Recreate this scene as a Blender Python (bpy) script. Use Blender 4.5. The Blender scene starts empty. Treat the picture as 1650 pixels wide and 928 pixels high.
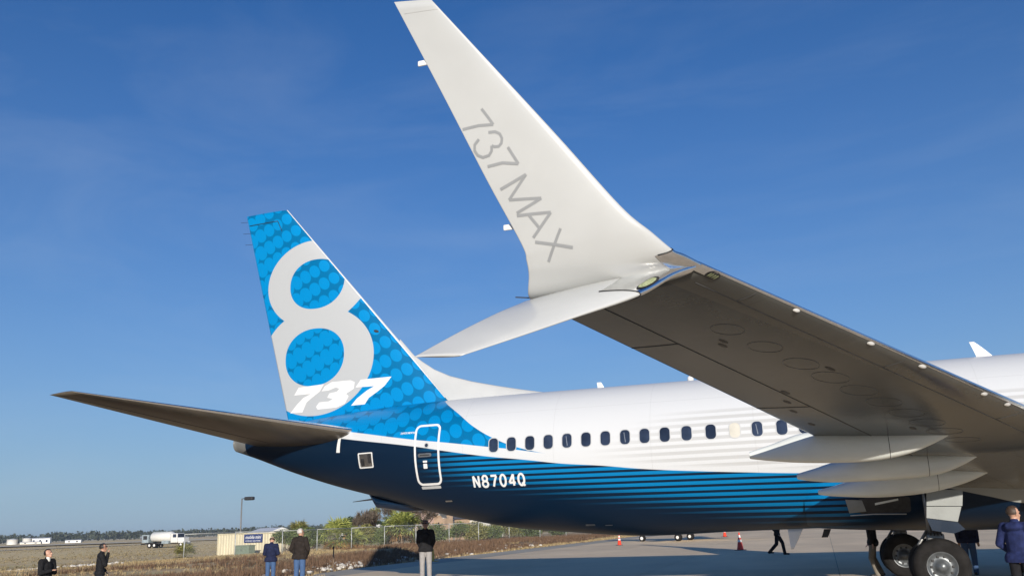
import bpy, bmesh, math, random
import numpy as np
from mathutils import Vector, Matrix, Quaternion, noise
from mathutils.geometry import delaunay_2d_cdt
random.seed(11)
rad = math.radians
SC = bpy.context.scene
COL = SC.collection

# ------------------------------------------------------------------ camera
def basis(yaw, pitch, roll):
    f = Vector((math.sin(yaw)*math.cos(pitch), -math.cos(yaw)*math.cos(pitch), math.sin(pitch)))
    r = f.cross(Vector((0, 0, 1))).normalized(); u = r.cross(f)
    c, s = math.cos(roll), math.sin(roll)
    return f, r*c+u*s, u*c-r*s
cd = bpy.data.cameras.new('camera'); cam = bpy.data.objects.new('camera', cd); COL.objects.link(cam)
f_, r_, u_ = basis(rad(18.2213), rad(14.8450), rad(-1.9139))
M = Matrix((r_, u_, -f_)).transposed().to_4x4(); M.translation = Vector((21.4861, 24.4528, 1.6762)); cam.matrix_world = M
cd.sensor_width = 36; cd.lens = 36*1439.565/1650; cd.clip_end = 12000; cd.clip_start = .1
SC.camera = cam

# ------------------------------------------------------------------ sky and sun
TOSUN = Vector((-1.55, 3.9, 1.0)).normalized()
EL = math.asin(TOSUN.z)
W = bpy.data.worlds.new('World'); SC.world = W; W.use_nodes = True
wn = W.node_tree; wn.nodes.clear()
sky = wn.nodes.new('ShaderNodeTexSky'); sky.sky_type = 'NISHITA'; sky.sun_disc = False
sky.sun_elevation = EL; sky.sun_rotation = math.atan2(TOSUN.x, TOSUN.y)
sky.altitude = 0; sky.air_density = 1.0; sky.dust_density = .2; sky.ozone_density = 5.8
hs = wn.nodes.new('ShaderNodeHueSaturation'); hs.inputs['Saturation'].default_value = 1.15; hs.inputs['Hue'].default_value = .503
wtc = wn.nodes.new('ShaderNodeTexCoord'); wmp = wn.nodes.new('ShaderNodeMapping')
wmp.inputs['Scale'].default_value = (1.0, 3.2, 7.0); wmp.inputs['Rotation'].default_value = (rad(12), rad(16), rad(25))
wno = wn.nodes.new('ShaderNodeTexNoise'); wno.inputs['Scale'].default_value = 1.6; wno.inputs['Detail'].default_value = 6; wno.inputs['Roughness'].default_value = .6; wno.inputs['Distortion'].default_value = .6
wrp = wn.nodes.new('ShaderNodeMapRange'); wrp.inputs[1].default_value = .46; wrp.inputs[2].default_value = .8; wrp.inputs[3].default_value = 0; wrp.inputs[4].default_value = .095
wmx = wn.nodes.new('ShaderNodeMix'); wmx.data_type = 'RGBA'; wmx.inputs[7].default_value = (5.2, 6.0, 7.0, 1)
bg = wn.nodes.new('ShaderNodeBackground'); bg.inputs['Strength'].default_value = .094
wo = wn.nodes.new('ShaderNodeOutputWorld')
L = wn.links.new
# pale aerosol layer that thickens towards the horizon, the same all round
wsp = wn.nodes.new('ShaderNodeSeparateXYZ'); L(wtc.outputs['Generated'], wsp.inputs[0])
wm1 = wn.nodes.new('ShaderNodeMath'); wm1.operation = 'MULTIPLY'; L(wsp.outputs[2], wm1.inputs[0]); wm1.inputs[1].default_value = -4.1
wm2 = wn.nodes.new('ShaderNodeMath'); wm2.operation = 'EXPONENT'; L(wm1.outputs[0], wm2.inputs[0])
wm3 = wn.nodes.new('ShaderNodeMath'); wm3.operation = 'MULTIPLY'; wm3.use_clamp = True; L(wm2.outputs[0], wm3.inputs[0]); wm3.inputs[1].default_value = .93
whz = wn.nodes.new('ShaderNodeMix'); whz.data_type = 'RGBA'; whz.inputs[7].default_value = (2.95, 4.2, 5.5, 1)
L(wm3.outputs[0], whz.inputs[0])
wtn = wn.nodes.new('ShaderNodeMix'); wtn.data_type = 'RGBA'; wtn.blend_type = 'MULTIPLY'; wtn.inputs[0].default_value = 1; wtn.inputs[7].default_value = (.93, .955, 1.07, 1)
L(sky.outputs[0], wtn.inputs[6]); L(wtn.outputs[2], hs.inputs['Color']); L(hs.outputs[0], whz.inputs[6]); L(whz.outputs[2], wmx.inputs[6])
L(wtc.outputs['Generated'], wmp.inputs[0]); L(wmp.outputs[0], wno.inputs['Vector']); L(wno.outputs[0], wrp.inputs[0]); L(wrp.outputs[0], wmx.inputs[0])
L(wmx.outputs[2], bg.inputs['Color']); L(bg.outputs[0], wo.inputs[0])
sd = bpy.data.lights.new('sun', 'SUN'); sun = bpy.data.objects.new('sun', sd); COL.objects.link(sun)
sd.energy = 5.0; sd.angle = rad(.53); sd.color = (1.0, .925, .81)
sun.rotation_mode = 'QUATERNION'; sun.rotation_quaternion = (-TOSUN).to_track_quat('-Z', 'Y'); sun.location = (0, 40, 40)
SC.view_settings.view_transform = 'Standard'; SC.view_settings.look = 'None'; SC.view_settings.gamma = 1; SC.view_settings.exposure = .2
SC.view_settings.use_curve_mapping = False

# ------------------------------------------------------------------ shader helpers
class X:
    """tiny expression builder over Math nodes"""
    def __init__(s, nt, k): s.nt = nt; s.k = k
    def _m(s, op, *a, clamp=False):
        n = s.nt.nodes.new('ShaderNodeMath'); n.operation = op; n.use_clamp = clamp
        for i, v in enumerate((s,)+a):
            if isinstance(v, X): s.nt.links.new(v.k, n.inputs[i])
            else: n.inputs[i].default_value = v
        return X(s.nt, n.outputs[0])
    def __add__(s, o): return s._m('ADD', o)
    __radd__ = __add__
    def __sub__(s, o): return s._m('SUBTRACT', o)
    def __rsub__(s, o): return (s*-1)+o
    def __mul__(s, o): return s._m('MULTIPLY', o)
    __rmul__ = __mul__
    def __truediv__(s, o): return s._m('DIVIDE', o)
    def abs(s): return s._m('ABSOLUTE')
    def rnd(s): return s._m('ROUND')
    def clamp(s): return s._m('ADD', 0.0, clamp=True)
    def mx(s, o): return s._m('MAXIMUM', o)
    def mn(s, o): return s._m('MINIMUM', o)
    def inv(s): return 1-s
    def step(s, e, w=.004):                                   # 0 below e, 1 above e (antialiased by w)
        d = s-e
        return (d/w+.5).clamp()
    def ss(s, a, b):
        n = s.nt.nodes.new('ShaderNodeMapRange'); n.interpolation_type = 'SMOOTHSTEP'
        s.nt.links.new(s.k, n.inputs[0]); n.inputs[1].default_value = a; n.inputs[2].default_value = b
        return X(s.nt, n.outputs[0])
    def curve(s, pts, ymax=10.0, x0=0.0, x1=40.0):
        n = s.nt.nodes.new('ShaderNodeFloatCurve'); c = n.mapping.curves[0]; pts = sorted(pts)
        while len(c.points) < len(pts): c.points.new(.5, .5)
        for p, (a, b) in zip(c.points, pts): p.location = ((a-x0)/(x1-x0), b/ymax); p.handle_type = 'AUTO'
        n.mapping.update()
        t = (s-x0)/(x1-x0); s.nt.links.new(t.k, n.inputs['Value'])
        return X(s.nt, n.outputs[0])*ymax
def mixc(nt, fac, a, b):
    n = nt.nodes.new('ShaderNodeMix'); n.data_type = 'RGBA'
    for v, i in ((a, 6), (b, 7)):
        if isinstance(v, (tuple, list)): n.inputs[i].default_value = (*v[:3], 1)
        else: nt.links.new(v, n.inputs[i])
    if isinstance(fac, X): nt.links.new(fac.k, n.inputs[0])
    else: n.inputs[0].default_value = fac
    return n.outputs[2]
def newmat(name):
    m = bpy.data.materials.new(name); m.use_nodes = True
    return m, m.node_tree, m.node_tree.nodes['Principled BSDF']
def ntex(nt, scale=5, detail=4, rough=.55, vec='Object', stretch=None):
    tc = nt.nodes.new('ShaderNodeTexCoord'); n = nt.nodes.new('ShaderNodeTexNoise')
    n.inputs['Scale'].default_value = scale; n.inputs['Detail'].default_value = detail; n.inputs['Roughness'].default_value = rough
    if stretch:
        mp = nt.nodes.new('ShaderNodeMapping'); mp.inputs['Scale'].default_value = stretch
        nt.links.new(tc.outputs[vec], mp.inputs[0]); nt.links.new(mp.outputs[0], n.inputs['Vector'])
    else: nt.links.new(tc.outputs[vec], n.inputs['Vector'])
    return X(nt, n.outputs[0])
def bump(nt, b, h, strength=.2, dist=.02):
    n = nt.nodes.new('ShaderNodeBump'); n.inputs['Strength'].default_value = strength; n.inputs['Distance'].default_value = dist
    nt.links.new(h.k, n.inputs['Height']); nt.links.new(n.outputs[0], b.inputs['Normal'])
def mat(name, c, rough=.5, metal=0.0, var=.12, scale=4, spec=.5, bmp=0.0, bscale=None, stretch=None, coat=0.0, c2=None, rnd=0.0):
    m, nt, b = newmat(name)
    b.inputs['Roughness'].default_value = rough; b.inputs['Metallic'].default_value = metal
    b.inputs['Specular IOR Level'].default_value = spec; b.inputs['Coat Weight'].default_value = coat; b.inputs['Coat Roughness'].default_value = .05
    no = ntex(nt, scale, 5, .6, stretch=stretch)
    dark = tuple(max(0, v*(1-var)) for v in c); lite = c2 or tuple(min(1, v*(1+var)) for v in c)
    col = mixc(nt, no.ss(.3, .7), dark, lite)
    if rnd:
        oi = nt.nodes.new('ShaderNodeObjectInfo'); k = X(nt, oi.outputs['Random'])*(2*rnd)+(1-rnd)
        h = nt.nodes.new('ShaderNodeHueSaturation'); nt.links.new(k.k, h.inputs['Value']); nt.links.new(col, h.inputs['Color']); col = h.outputs[0]
    nt.links.new(col, b.inputs['Base Color'])
    if bmp: bump(nt, b, ntex(nt, bscale or scale*3, 4, .6, stretch=stretch), bmp)
    return m
def pos(nt):
    tc = nt.nodes.new('ShaderNodeTexCoord'); sp = nt.nodes.new('ShaderNodeSeparateXYZ'); nt.links.new(tc.outputs['Object'], sp.inputs[0])
    return X(nt, sp.outputs[0]), X(nt, sp.outputs[1]), X(nt, sp.outputs[2])

WHITE = (.525, .54, .56)
DOT = (.0, .195, .465); BLU = (.0, .118, .285); NAVY = (.002, .0115, .031); STR = (.0, .155, .375)
def dots(nt, x, z):
    """half-tone dots of the tail livery; they swell and merge away from the fin's leading edge"""
    dx = x-36.187; dz = z-9.796
    a = (dx*-.148-dz*.33)/.2043; b = (dz*-.37+dx*.453)/.2043
    fa = a-a.rnd(); fb = b-b.rnd()
    ox = fa*-.37+fb*.33; oz = fa*-.453+fb*-.148
    d = x-(31.51+(z-5.23)*.85)
    no = ntex(nt, .9, 2)
    p = (ox*-.633+oz*-.774)/.232; q = (ox*.774+oz*-.633)/.172
    k = (d+(no-.5)*1.6).ss(.5, 2.4)*.29+.95
    rr = (p*p+q*q)._m('SQRT')
    return mixc(nt, (k-rr).step(0, .04), BLU, DOT)

# fuselage livery
def fuselage_mat():
    m, nt, b = newmat('fuselage_livery'); x, y, z = pos(nt)
    b.inputs['Roughness'].default_value = .38; b.inputs['Specular IOR Level'].default_value = .16; b.inputs['Coat Weight'].default_value = .0; b.inputs['Coat Roughness'].default_value = .05
    bot = x.curve([(0, 2.2), (12, 2.45), (18, 2.55), (21.94, 2.653), (23.03, 2.721), (24.1, 2.797), (25.59, 2.925), (26.7, 3.064), (27.82, 3.18), (28.64, 3.305), (29.77, 3.46), (31.08, 3.687), (31.88, 3.841), (34.3, 4.227), (38.9, 5.05)])
    top = x.curve([(0, 3.0), (24, 3.0), (27.3, 3.33), (28.3, 3.475), (28.98, 3.593), (29.77, 3.712), (31.14, 3.92), (31.89, 4.026), (33.89, 4.376), (38.9, 5.25)])
    sw = z.curve([(3.0, 26.5), (3.3, 27.4), (3.494, 28.36), (3.684, 29.02), (3.933, 29.6), (4.25, 30.15), (4.708, 30.76), (5.23, 31.53), (5.6, 32)], ymax=40, x0=2, x1=6)
    # faint grey pinstripes on the white cabin side
    s = (z-3.599)/.166; s = (s-s.rnd()).abs()
    fade = (27.5-x-(z-3.4).abs()*1.9).ss(.0, 2.6)*(4.42-z).ss(0, .25)*(z-bot).ss(.05, .22)
    g = (.25-s).step(0, .05)*fade*.85
    dirt = ntex(nt, 1.3, 6, .6, stretch=(.25, 1, 1))
    white = mixc(nt, dirt.ss(.35, .75)*.05, WHITE, (.45, .45, .43))
    white = mixc(nt, g, white, (.40, .405, .41))
    # blue pinstripes on navy
    low = (x-25)*.155+1.72
    s2 = (z-(x-24.8)*.01-2.823)/.141; s2 = (s2-s2.rnd()).abs()
    k = (z-low).ss(0, .75)
    stripe = ((k*.16+.13)-s2).step(0, .035)*(32.2-x).ss(0, 2.2)*(x-20.2).ss(0, 1.2)*k.mn(1.0)
    navy = mixc(nt, stripe, NAVY, STR)
    blue = dots(nt, x, z)
    up = mixc(nt, (x-sw).step(0, .012)*(z-top).step(0, .012), white, blue)
    col = mixc(nt, (bot-z).step(0, .012), up, navy)
    # skin joints: thin dark rings and lap lines
    j = x/2.54; j = (j-j.rnd()).abs()*2.54
    lap = (z-4.62).abs().mn((z-2.2).abs())
    seam = (.005-j.mn(lap)).step(0, .004)*.15
    col = mixc(nt, seam, col, (.02, .02, .025))
    # grey metal tail cone, darkened with the stabilizer's shade painted in
    col = mixc(nt, (x-38.35).step(0, .01), col, (.13, .13, .125))
    nt.links.new(col, b.inputs['Base Color'])
    q1 = x/.508; q1 = (q1-q1.rnd()).abs(); q2 = z/.24; q2 = (q2-q2.rnd()).abs(); bump(nt, b, (q1+q2)*.5+ntex(nt, 1.1, 2), .05, .03)
    return m
def fin_mat():
    m, nt, b = newmat('fin_livery'); x, y, z = pos(nt)
    b.inputs['Roughness'].default_value = .4; b.inputs['Specular IOR Level'].default_value = .1
    def el(cx, cz, rx, rz, p=2.0):
        a = ((x-cx)/rx).abs()._m('POWER', p); c = ((z-cz)/rz).abs()._m('POWER', p)
        return (1-(a+c)).step(0, .012)
    outer = el(36.15, 9.42, 1.81, 1.47).mx(el(36.08, 6.87, 2.08, 1.73))
    hole = el(36.11, 9.375, .98, .83, 2.15).mx(el(36.12, 6.985, 1.09, .915, 2.15))
    eight = outer*hole.inv()
    col = mixc(nt, eight, dots(nt, x, z), (.39, .405, .42))
    nt.links.new(col, b.inputs['Base Color'])
    return m
FUSM = fuselage_mat(); FINM = fin_mat()
def wing_under_mat():
    m, nt, b = newmat('grey_wing_skin'); x, y, z = pos(nt)
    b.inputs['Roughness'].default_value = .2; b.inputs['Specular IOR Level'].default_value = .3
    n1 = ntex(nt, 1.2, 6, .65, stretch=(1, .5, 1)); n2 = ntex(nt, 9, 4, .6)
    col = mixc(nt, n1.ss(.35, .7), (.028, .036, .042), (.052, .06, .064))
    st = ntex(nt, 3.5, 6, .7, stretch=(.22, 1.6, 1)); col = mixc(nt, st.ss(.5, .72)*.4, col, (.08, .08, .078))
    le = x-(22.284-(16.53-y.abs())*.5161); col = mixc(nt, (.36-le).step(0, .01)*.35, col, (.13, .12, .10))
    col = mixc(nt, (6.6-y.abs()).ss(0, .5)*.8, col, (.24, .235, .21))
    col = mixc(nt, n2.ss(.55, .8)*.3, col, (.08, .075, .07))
    # spar-wise panel joints that follow the sweep
    for off in (1.05, 2.05):
        d = (x-(22.284-(16.53-y.abs())*.5161)-off+(16.53-y.abs())*(-.02*off)).abs()
        col = mixc(nt, (.008-d).step(0, .006)*.5, col, (.03, .03, .03))
    j = y/1.55; j = (j-j.rnd()).abs()*1.55
    col = mixc(nt, (.006-j).step(0, .006)*.25, col, (.03, .03, .03))
    nt.links.new(col, b.inputs['Base Color']); bump(nt, b, n1, .14, .05)
    return m
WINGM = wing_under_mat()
PAINT = mat('white_gloss_paint', (.455, .465, .465), .26, var=.03, scale=1.5, coat=.25)
WHT = mat('white_enamel', (.68, .68, .67), .35, var=.04)
FAIR = mat('light_grey_paint', (.60, .63, .61), .35, var=.08, scale=2.5, stretch=(.3, 1, 1))
CHROME = mat('polished_aluminium', (.86, .87, .88), .15, 1.0, var=.06, scale=12, bmp=.04)
METAL = mat('bare_metal', (.5, .5, .5), .32, 1.0, var=.15, scale=8)
STABM = mat('bronze_grey_stabilizer_skin', (.085, .073, .058), .3, .0, var=.25, scale=1.6, stretch=(1.2, .25, 1))
BLACK = mat('black_rubber_seal', (.012, .012, .013), .5, var=.2)
GLASS = mat('dark_cabin_glass', (.02, .028, .05), .08, var=.3, scale=2.2, spec=.6, rnd=.4)
GLINT = mat('grey_window_glint', (.16, .18, .22), .3, var=.1)  # grey for reflection streaks painted on window panes
BLIND = mat('cream_window_blind', (.5, .48, .42), .4, var=.05)
RIM = mat('window_rim', (.42, .43, .44), .3, var=.05)
LENS = mat('yellow_green_lamp_lens', (.27, .30, .17), .12, var=.35, scale=60)
TYRE = mat('worn_tyre_rubber', (.013, .012, .012), .85, spec=.2, var=.35, scale=6, bmp=.15)
WHEELM = mat('painted_wheel_hub', (.10, .11, .12), .35, .35, var=.2, scale=9)
GREYTXT = mat('silver_grey_lettering', (.26, .27, .28), .35, var=.04)
WTXT = mat('white_lettering', (.66, .66, .66), .35, var=.03)
NAVYM = mat('navy_gloss_paint', NAVY, .22, var=.1, coat=.3)
DARK = mat('near_black_fittings', (.02, .02, .022), .6, var=.4, scale=10)  # near-black colour for gaps, wicks, bolts and small dark parts
GDOOR = mat('shaded_gear_door_grey', (.20, .215, .215), .4, var=.1, scale=3)  # light grey darkened to carry the shade on the gear doors
SEAML = mat('fine_panel_seam', (.36, .36, .35), .5, var=.1)
PANELR = mat('worn_panel_edge', (.085, .083, .08), .4, var=.3, scale=5)
HYD = mat('hydraulic_grey', (.2, .2, .2), .4, .4, var=.3, scale=12)

# ------------------------------------------------------------------ object helpers
def add(name, verts, faces, m, parent=None, smooth=True, ang=None):
    me = bpy.data.meshes.new(name); me.from_pydata([tuple(v) for v in verts], [], faces); me.update()
    return link(name, me, m, parent, smooth)
def link(name, me, m, parent=None, smooth=True):
    o = bpy.data.objects.new(name, me); COL.objects.link(o)
    if m is not None and not me.materials: me.materials.append(m)
    if smooth and len(me.polygons): me.polygons.foreach_set('use_smooth', [True]*len(me.polygons))
    if parent: o.parent = parent
    return o
def fromb(name, bm, m, parent=None, smooth=False):
    me = bpy.data.meshes.new(name); bm.normal_update(); bm.to_mesh(me); bm.free()
    return link(name, me, m, parent, smooth)
def thing(name, label, cat, loc=(0, 0, 0), rz=0, group=None):
    o = bpy.data.objects.new(name, None); COL.objects.link(o); o.location = loc; o.rotation_euler = (0, 0, rz)
    o.empty_display_size = .3
    return tag(o, label, cat, group)
def tag(o, label, cat, group=None, kind=None):
    o['label'] = label; o['category'] = cat
    if group: o['group'] = group
    if kind: o['kind'] = kind
    return o
def bbox(bm, c, s, bev=0.0, rot=None):
    r = bmesh.ops.create_cube(bm, size=1, matrix=Matrix.Translation(c) @ (rot or Matrix()) @ Matrix.Diagonal((*s, 1)))
    if bev:
        es = list({e for v in r['verts'] for e in v.link_edges})
        bmesh.ops.bevel(bm, geom=es, offset=bev, segments=2, affect='EDGES', profile=.6)
def tube(bm, pts, rads, seg=8, cap=True):
    pts = [Vector(p) for p in pts]; n = len(pts)
    if not isinstance(rads, (list, tuple)): rads = [rads]*n
    rings = []; prev = None
    for i, p in enumerate(pts):
        t = (pts[min(i+1, n-1)]-pts[max(i-1, 0)]).normalized()
        a = prev if prev is not None else (Vector((0, 0, 1)) if abs(t.z) < .9 else Vector((1, 0, 0)))
        a = (a-t*a.dot(t)).normalized(); prev = a; b = t.cross(a)
        rings.append([bm.verts.new(p+(a*math.cos(2*math.pi*k/seg)+b*math.sin(2*math.pi*k/seg))*rads[i]) for k in range(seg)])
    for i in range(n-1):
        for k in range(seg):
            bm.faces.new((rings[i][k], rings[i][(k+1) % seg], rings[i+1][(k+1) % seg], rings[i+1][k]))
    if cap:
        bm.faces.new(rings[0][::-1]); bm.faces.new(rings[-1])
def lathe(bm, prof, c, axis='y', seg=40):
    """profile [(along axis, radius)] revolved about axis through c"""
    rings = []
    for a, r in prof:
        ring = []
        for k in range(seg):
            t = 2*math.pi*k/seg; p = (r*math.cos(t), a, r*math.sin(t)) if axis == 'y' else ((a, r*math.cos(t), r*math.sin(t)) if axis == 'x' else (r*math.cos(t), r*math.sin(t), a))
            ring.append(bm.verts.new(Vector(c)+Vector(p)))
        rings.append(ring)
    for i in range(len(rings)-1):
        for k in range(seg): bm.faces.new((rings[i][k], rings[i][(k+1) % seg], rings[i+1][(k+1) % seg], rings[i+1][k]))
    return rings

# ================================================================== GROUND
def sstep(a, b, t):
    t = max(0, min(1, (t-a)/(b-a))); return t*t*(3-2*t)
def edge_x(y): return 42-2.3*sstep(-11, -6.5, y)
def ground_z(x, y):
    t = x-edge_x(y)
    if t <= 0: return -.04
    dip = -.34*sstep(0, 1.8, t)*(1-sstep(9, 16, t))*sstep(-50, -14, y)
    bank = .16*sstep(2, 7, t)*(1-sstep(14, 24, t))*(1-sstep(-45, -25, y))
    far = -.5*sstep(24, 40, t)*(1-sstep(250, 420, t))
    mic = .07*noise.noise(Vector((x*.35, y*.35, 0)))+.035*noise.noise(Vector((x*1.3, y*1.3, 4)))
    return -.02+dip+bank+far+mic*sstep(0, 2, t)
def axis(lo, mid0, mid1, hi, step, grow=1.18):
    a = list(np.arange(mid0, mid1, step)); d = step; v = mid1
    while v < hi: a.append(v); d *= grow; v += d
    a.append(hi); d = step; v = mid0-step
    while v > lo: a.insert(0, v); d *= grow; v -= d
    a.insert(0, lo); return a
gx = axis(-3500, 40, 74, 4500, .6); gy = axis(-4500, -84, 12, 3500, .6)
V = [(x, y, ground_z(x, y)) for x in gx for y in gy]; ny = len(gy)
Fc = [(i*ny+j, (i+1)*ny+j, (i+1)*ny+j+1, i*ny+j+1) for i in range(len(gx)-1) for j in range(ny-1)]
def ground_mat():
    m, nt, b = newmat('dry_winter_grass'); x, y, z = pos(nt); b.inputs['Roughness'].default_value = .95; b.inputs['Specular IOR Level'].default_value = .1
    big = ntex(nt, .09, 5, .6); mid = ntex(nt, .5, 6, .65, stretch=(1, .35, 1)); fin = ntex(nt, 6, 5, .7)
    c = mixc(nt, mid.ss(.38, .66), (.40, .27, .15), (.68, .53, .31))
    band = ntex(nt, .035, 4, .6, stretch=(1, .6, 1)); c = mixc(nt, band.ss(.46, .62)*.7, c, (.30, .19, .10))
    c = mixc(nt, (big+(mid-.5)*.5).ss(.5, .64)*.65, c, (.40, .38, .17))
    # bare brown earth in the ditch beside the apron
    soil = (x-41.5).ss(0, 2.5)*(1-(x-51).ss(0, 5))*(mid+(fin-.5)*.4).ss(.36, .56)
    c = mixc(nt, soil*.8, c, (.15, .09, .05))
    c = mixc(nt, fin.ss(.5, .8)*.3, c, (.16, .11, .06))
    c = mixc(nt, (x-65).ss(0, 60)*.65, c, (.90, .69, .36))  # far grass paled, standing in for low sun caught by upright blades
    nt.links.new(c, b.inputs['Base Color']); bump(nt, b, fin, .3, .05)
    return m
GR = add('ground', V, Fc, ground_mat()); GR['kind'] = 'structure'
def conc_mat(name, c, k=1.0):
    m, nt, b = newmat(name); b.inputs['Roughness'].default_value = .85; b.inputs['Specular IOR Level'].default_value = .25
    tc = nt.nodes.new('ShaderNodeTexCoord'); g = nt.nodes.new('ShaderNodeNewGeometry')
    def wnoise(s, d, st=(1, 1, 1)):
        mp = nt.nodes.new('ShaderNodeMapping'); mp.inputs['Scale'].default_value = st; nt.links.new(g.outputs['Position'], mp.inputs[0])
        n = nt.nodes.new('ShaderNodeTexNoise'); n.inputs['Scale'].default_value = s; n.inputs['Detail'].default_value = d; n.inputs['Roughness'].default_value = .65
        nt.links.new(mp.outputs[0], n.inputs['Vector']); return X(nt, n.outputs[0])
    a = wnoise(.22, 6, (1, .45, 1)); f = wnoise(9, 4); st = wnoise(.8, 5, (.35, 1.6, 1))
    oi = nt.nodes.new('ShaderNodeObjectInfo'); rn = X(nt, oi.outputs['Random'])
    col = mixc(nt, a.ss(.32, .7), tuple(v*.82 for v in c), c)
    col = mixc(nt, st.ss(.56, .76)*.6*k, col, tuple(v*.55 for v in c))
    col = mixc(nt, f.ss(.35, .75)*.22, col, tuple(v*.6 for v in c))
    h = nt.nodes.new('ShaderNodeHueSaturation'); kk = rn*.14+.93; nt.links.new(kk.k, h.inputs['Value']); nt.links.new(col, h.inputs['Color'])
    nt.links.new(h.outputs[0], b.inputs['Base Color']); bump(nt, b, f, .15, .01)
    return m
CONC = conc_mat('weathered_concrete', (.78, .61, .405)); JOINT = mat('joint_sealant', (.16, .14, .115), .8)
ASPH = conc_mat('grey_asphalt', (.48, .43, .34), 1.3)
AP = add('apron', [(-420, -420, -.012), (39.6, -420, -.012), (39.6, 420, -.012), (-420, 420, -.012)], [(0, 1, 2, 3)], CONC, smooth=False); AP['kind'] = 'structure'
# slabs of the apron as far as their joints can be told apart
bm = bmesh.new(); bbox(bm, (0, 0, -.006), (6.08, 6.08, .02))
slab_me = bpy.data.meshes.new('slab'); bm.to_mesh(slab_me); bm.free(); slab_me.materials.append(CONC)
add('joint_bed', [(-3.1, -100, .001), (39.59, -100, .001), (39.59, 33, .001), (-3.1, 33, .001)], [(0, 1, 2, 3)], JOINT, AP, smooth=False)
for i in range(7):
    for j in range(21):
        o = bpy.data.objects.new('slab', slab_me); COL.objects.link(o); o.parent = AP
        o.location = (36.5-i*6.1, -96+j*6.1, random.uniform(-.0005, .0005))
sh = []; N = 120
for i in range(N+1):
    y = -300+i*(420/N); sh += [(39.6, y, .002), (max(39.62, edge_x(y)+.1)+.35*noise.noise(Vector((y*.3, 1, 2)))*(1 if y < -8 else .2)+.25*noise.noise(Vector((y*1.1, 7, 2)))*(1 if y < -8 else .2), y, -.004)]
SHO = add('asphalt_shoulder', sh, [(2*i, 2*i+1, 2*i+3, 2*i+2) for i in range(N)], ASPH, smooth=False); SHO['kind'] = 'structure'
# far taxiways crossing the airfield
def strip(name, p0, p1, w, m, z):
    d = (Vector(p1)-Vector(p0)); d.normalize(); n = Vector((-d.y, d.x))*w/2; p0 = Vector(p0); p1 = Vector(p1)
    o = add(name, [(*(p0-n), z), (*(p1-n), z), (*(p1+n), z), (*(p0+n), z)], [(0, 1, 2, 3)], m, smooth=False); o['kind'] = 'structure'; return o
TAXI = mat('pale_taxiway', (.5, .47, .42), .9, var=.1, scale=.1)
strip('taxiway', (398, -225), (245, -365), 60, TAXI, .06)
strip('service_road', (232, -100), (222, -235), 9, TAXI, -.33)

# ================================================================== AIRLINER
AC = thing('airliner', 'large white, blue and navy twin-jet airliner with a big figure 8 on its fin', 'airplane')
sx = np.array([0, .25, .8, 1.6, 2.6, 3.6, 5, 6.5, 8., 24, 26, 28, 30, 31, 32, 33, 34, 35, 36, 37, 38, 38.9])
zt = np.array([2.72, 3.12, 3.5, 3.9, 4.55, 4.95, 5.2, 5.285, 5.30, 5.30, 5.30, 5.30, 5.30, 5.29, 5.27, 5.24, 5.19, 5.12, 5.03, 4.93, 4.80, 4.66])
zb = np.array([2.48, 2.15, 1.88, 1.66, 1.48, 1.38, 1.31, 1.29, 1.29, 1.33, 1.29, 1.437, 1.661, 1.862, 2.093, 2.364, 2.636, 2.898, 3.195, 3.526, 3.894, 4.2])
hw = np.array([.10, .5, .88, 1.2, 1.5, 1.68, 1.82, 1.87, 1.88, 1.88, 1.88, 1.88, 1.86, 1.82, 1.74, 1.62, 1.45, 1.24, 1.00, .74, .47, .23])
def herm(tab, x):
    g = np.gradient(tab, sx); i = int(min(max(np.searchsorted(sx, x)-1, 0), len(sx)-2)); h = sx[i+1]-sx[i]; t = (x-sx[i])/h
    return float((2*t**3-3*t**2+1)*tab[i]+(t**3-2*t**2+t)*h*g[i]+(-2*t**3+3*t**2)*tab[i+1]+(t**3-t**2)*h*g[i+1])
def sec(x):
    a, b, w = herm(zt, x), herm(zb, x), herm(hw, x); return a, b, w, b+(a-b)*.531
def fus_raw(x, z, side=1):
    a, b, w, zc = sec(x); h = a-zc if z > zc else zc-b; q = max(0, 1-((z-zc)/h)**2)
    return Vector((x, side*w*math.sqrt(q), z))
def fus_pt(x, z, off=0, side=1):
    p = fus_raw(x, z, side)
    if off:
        dx = fus_raw(x+.05, z, side)-fus_raw(x-.05, z, side); dz = fus_raw(x, z+.03, side)-fus_raw(x, z-.03, side)
        n = dz.cross(dx); n.normalize()
        if n.y*side < 0: n = -n
        p = p+n*off
    return p
xs = list(np.concatenate([np.linspace(0, 1, 8)**2*1.0, np.linspace(1.2, 8, 22), np.linspace(8.6, 27.6, 34), np.linspace(28, 38.9, 60)])); SEG = 112
V = []; Fc = []
for x in xs:
    a, b, w, zc = sec(x)
    for k in range(SEG):
        t = 2*math.pi*k/SEG; s = math.sin(t); V.append((x, w*math.cos(t), zc+(a-zc)*s if s > 0 else zc+(zc-b)*s))
for i in range(len(xs)-1):
    for k in range(SEG): Fc.append((i*SEG+k, i*SEG+(k+1) % SEG, (i+1)*SEG+(k+1) % SEG, (i+1)*SEG+k))
Fc.append(tuple(range(SEG))); Fc.append(tuple((len(xs)-1)*SEG+k for k in reversed(range(SEG))))
Fc = [f[::-1] for f in Fc]
FUS = add('fuselage', V, Fc, FUSM, AC)
bm = bmesh.new(); lathe(bm, [(0, .19), (.05, .2), (.06, .15), (-.2, .14), (-.2, .001)], (38.87, 0, 4.43), 'x', 28); fromb('exhaust_nozzle', bm, METAL, AC, True)

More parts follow.
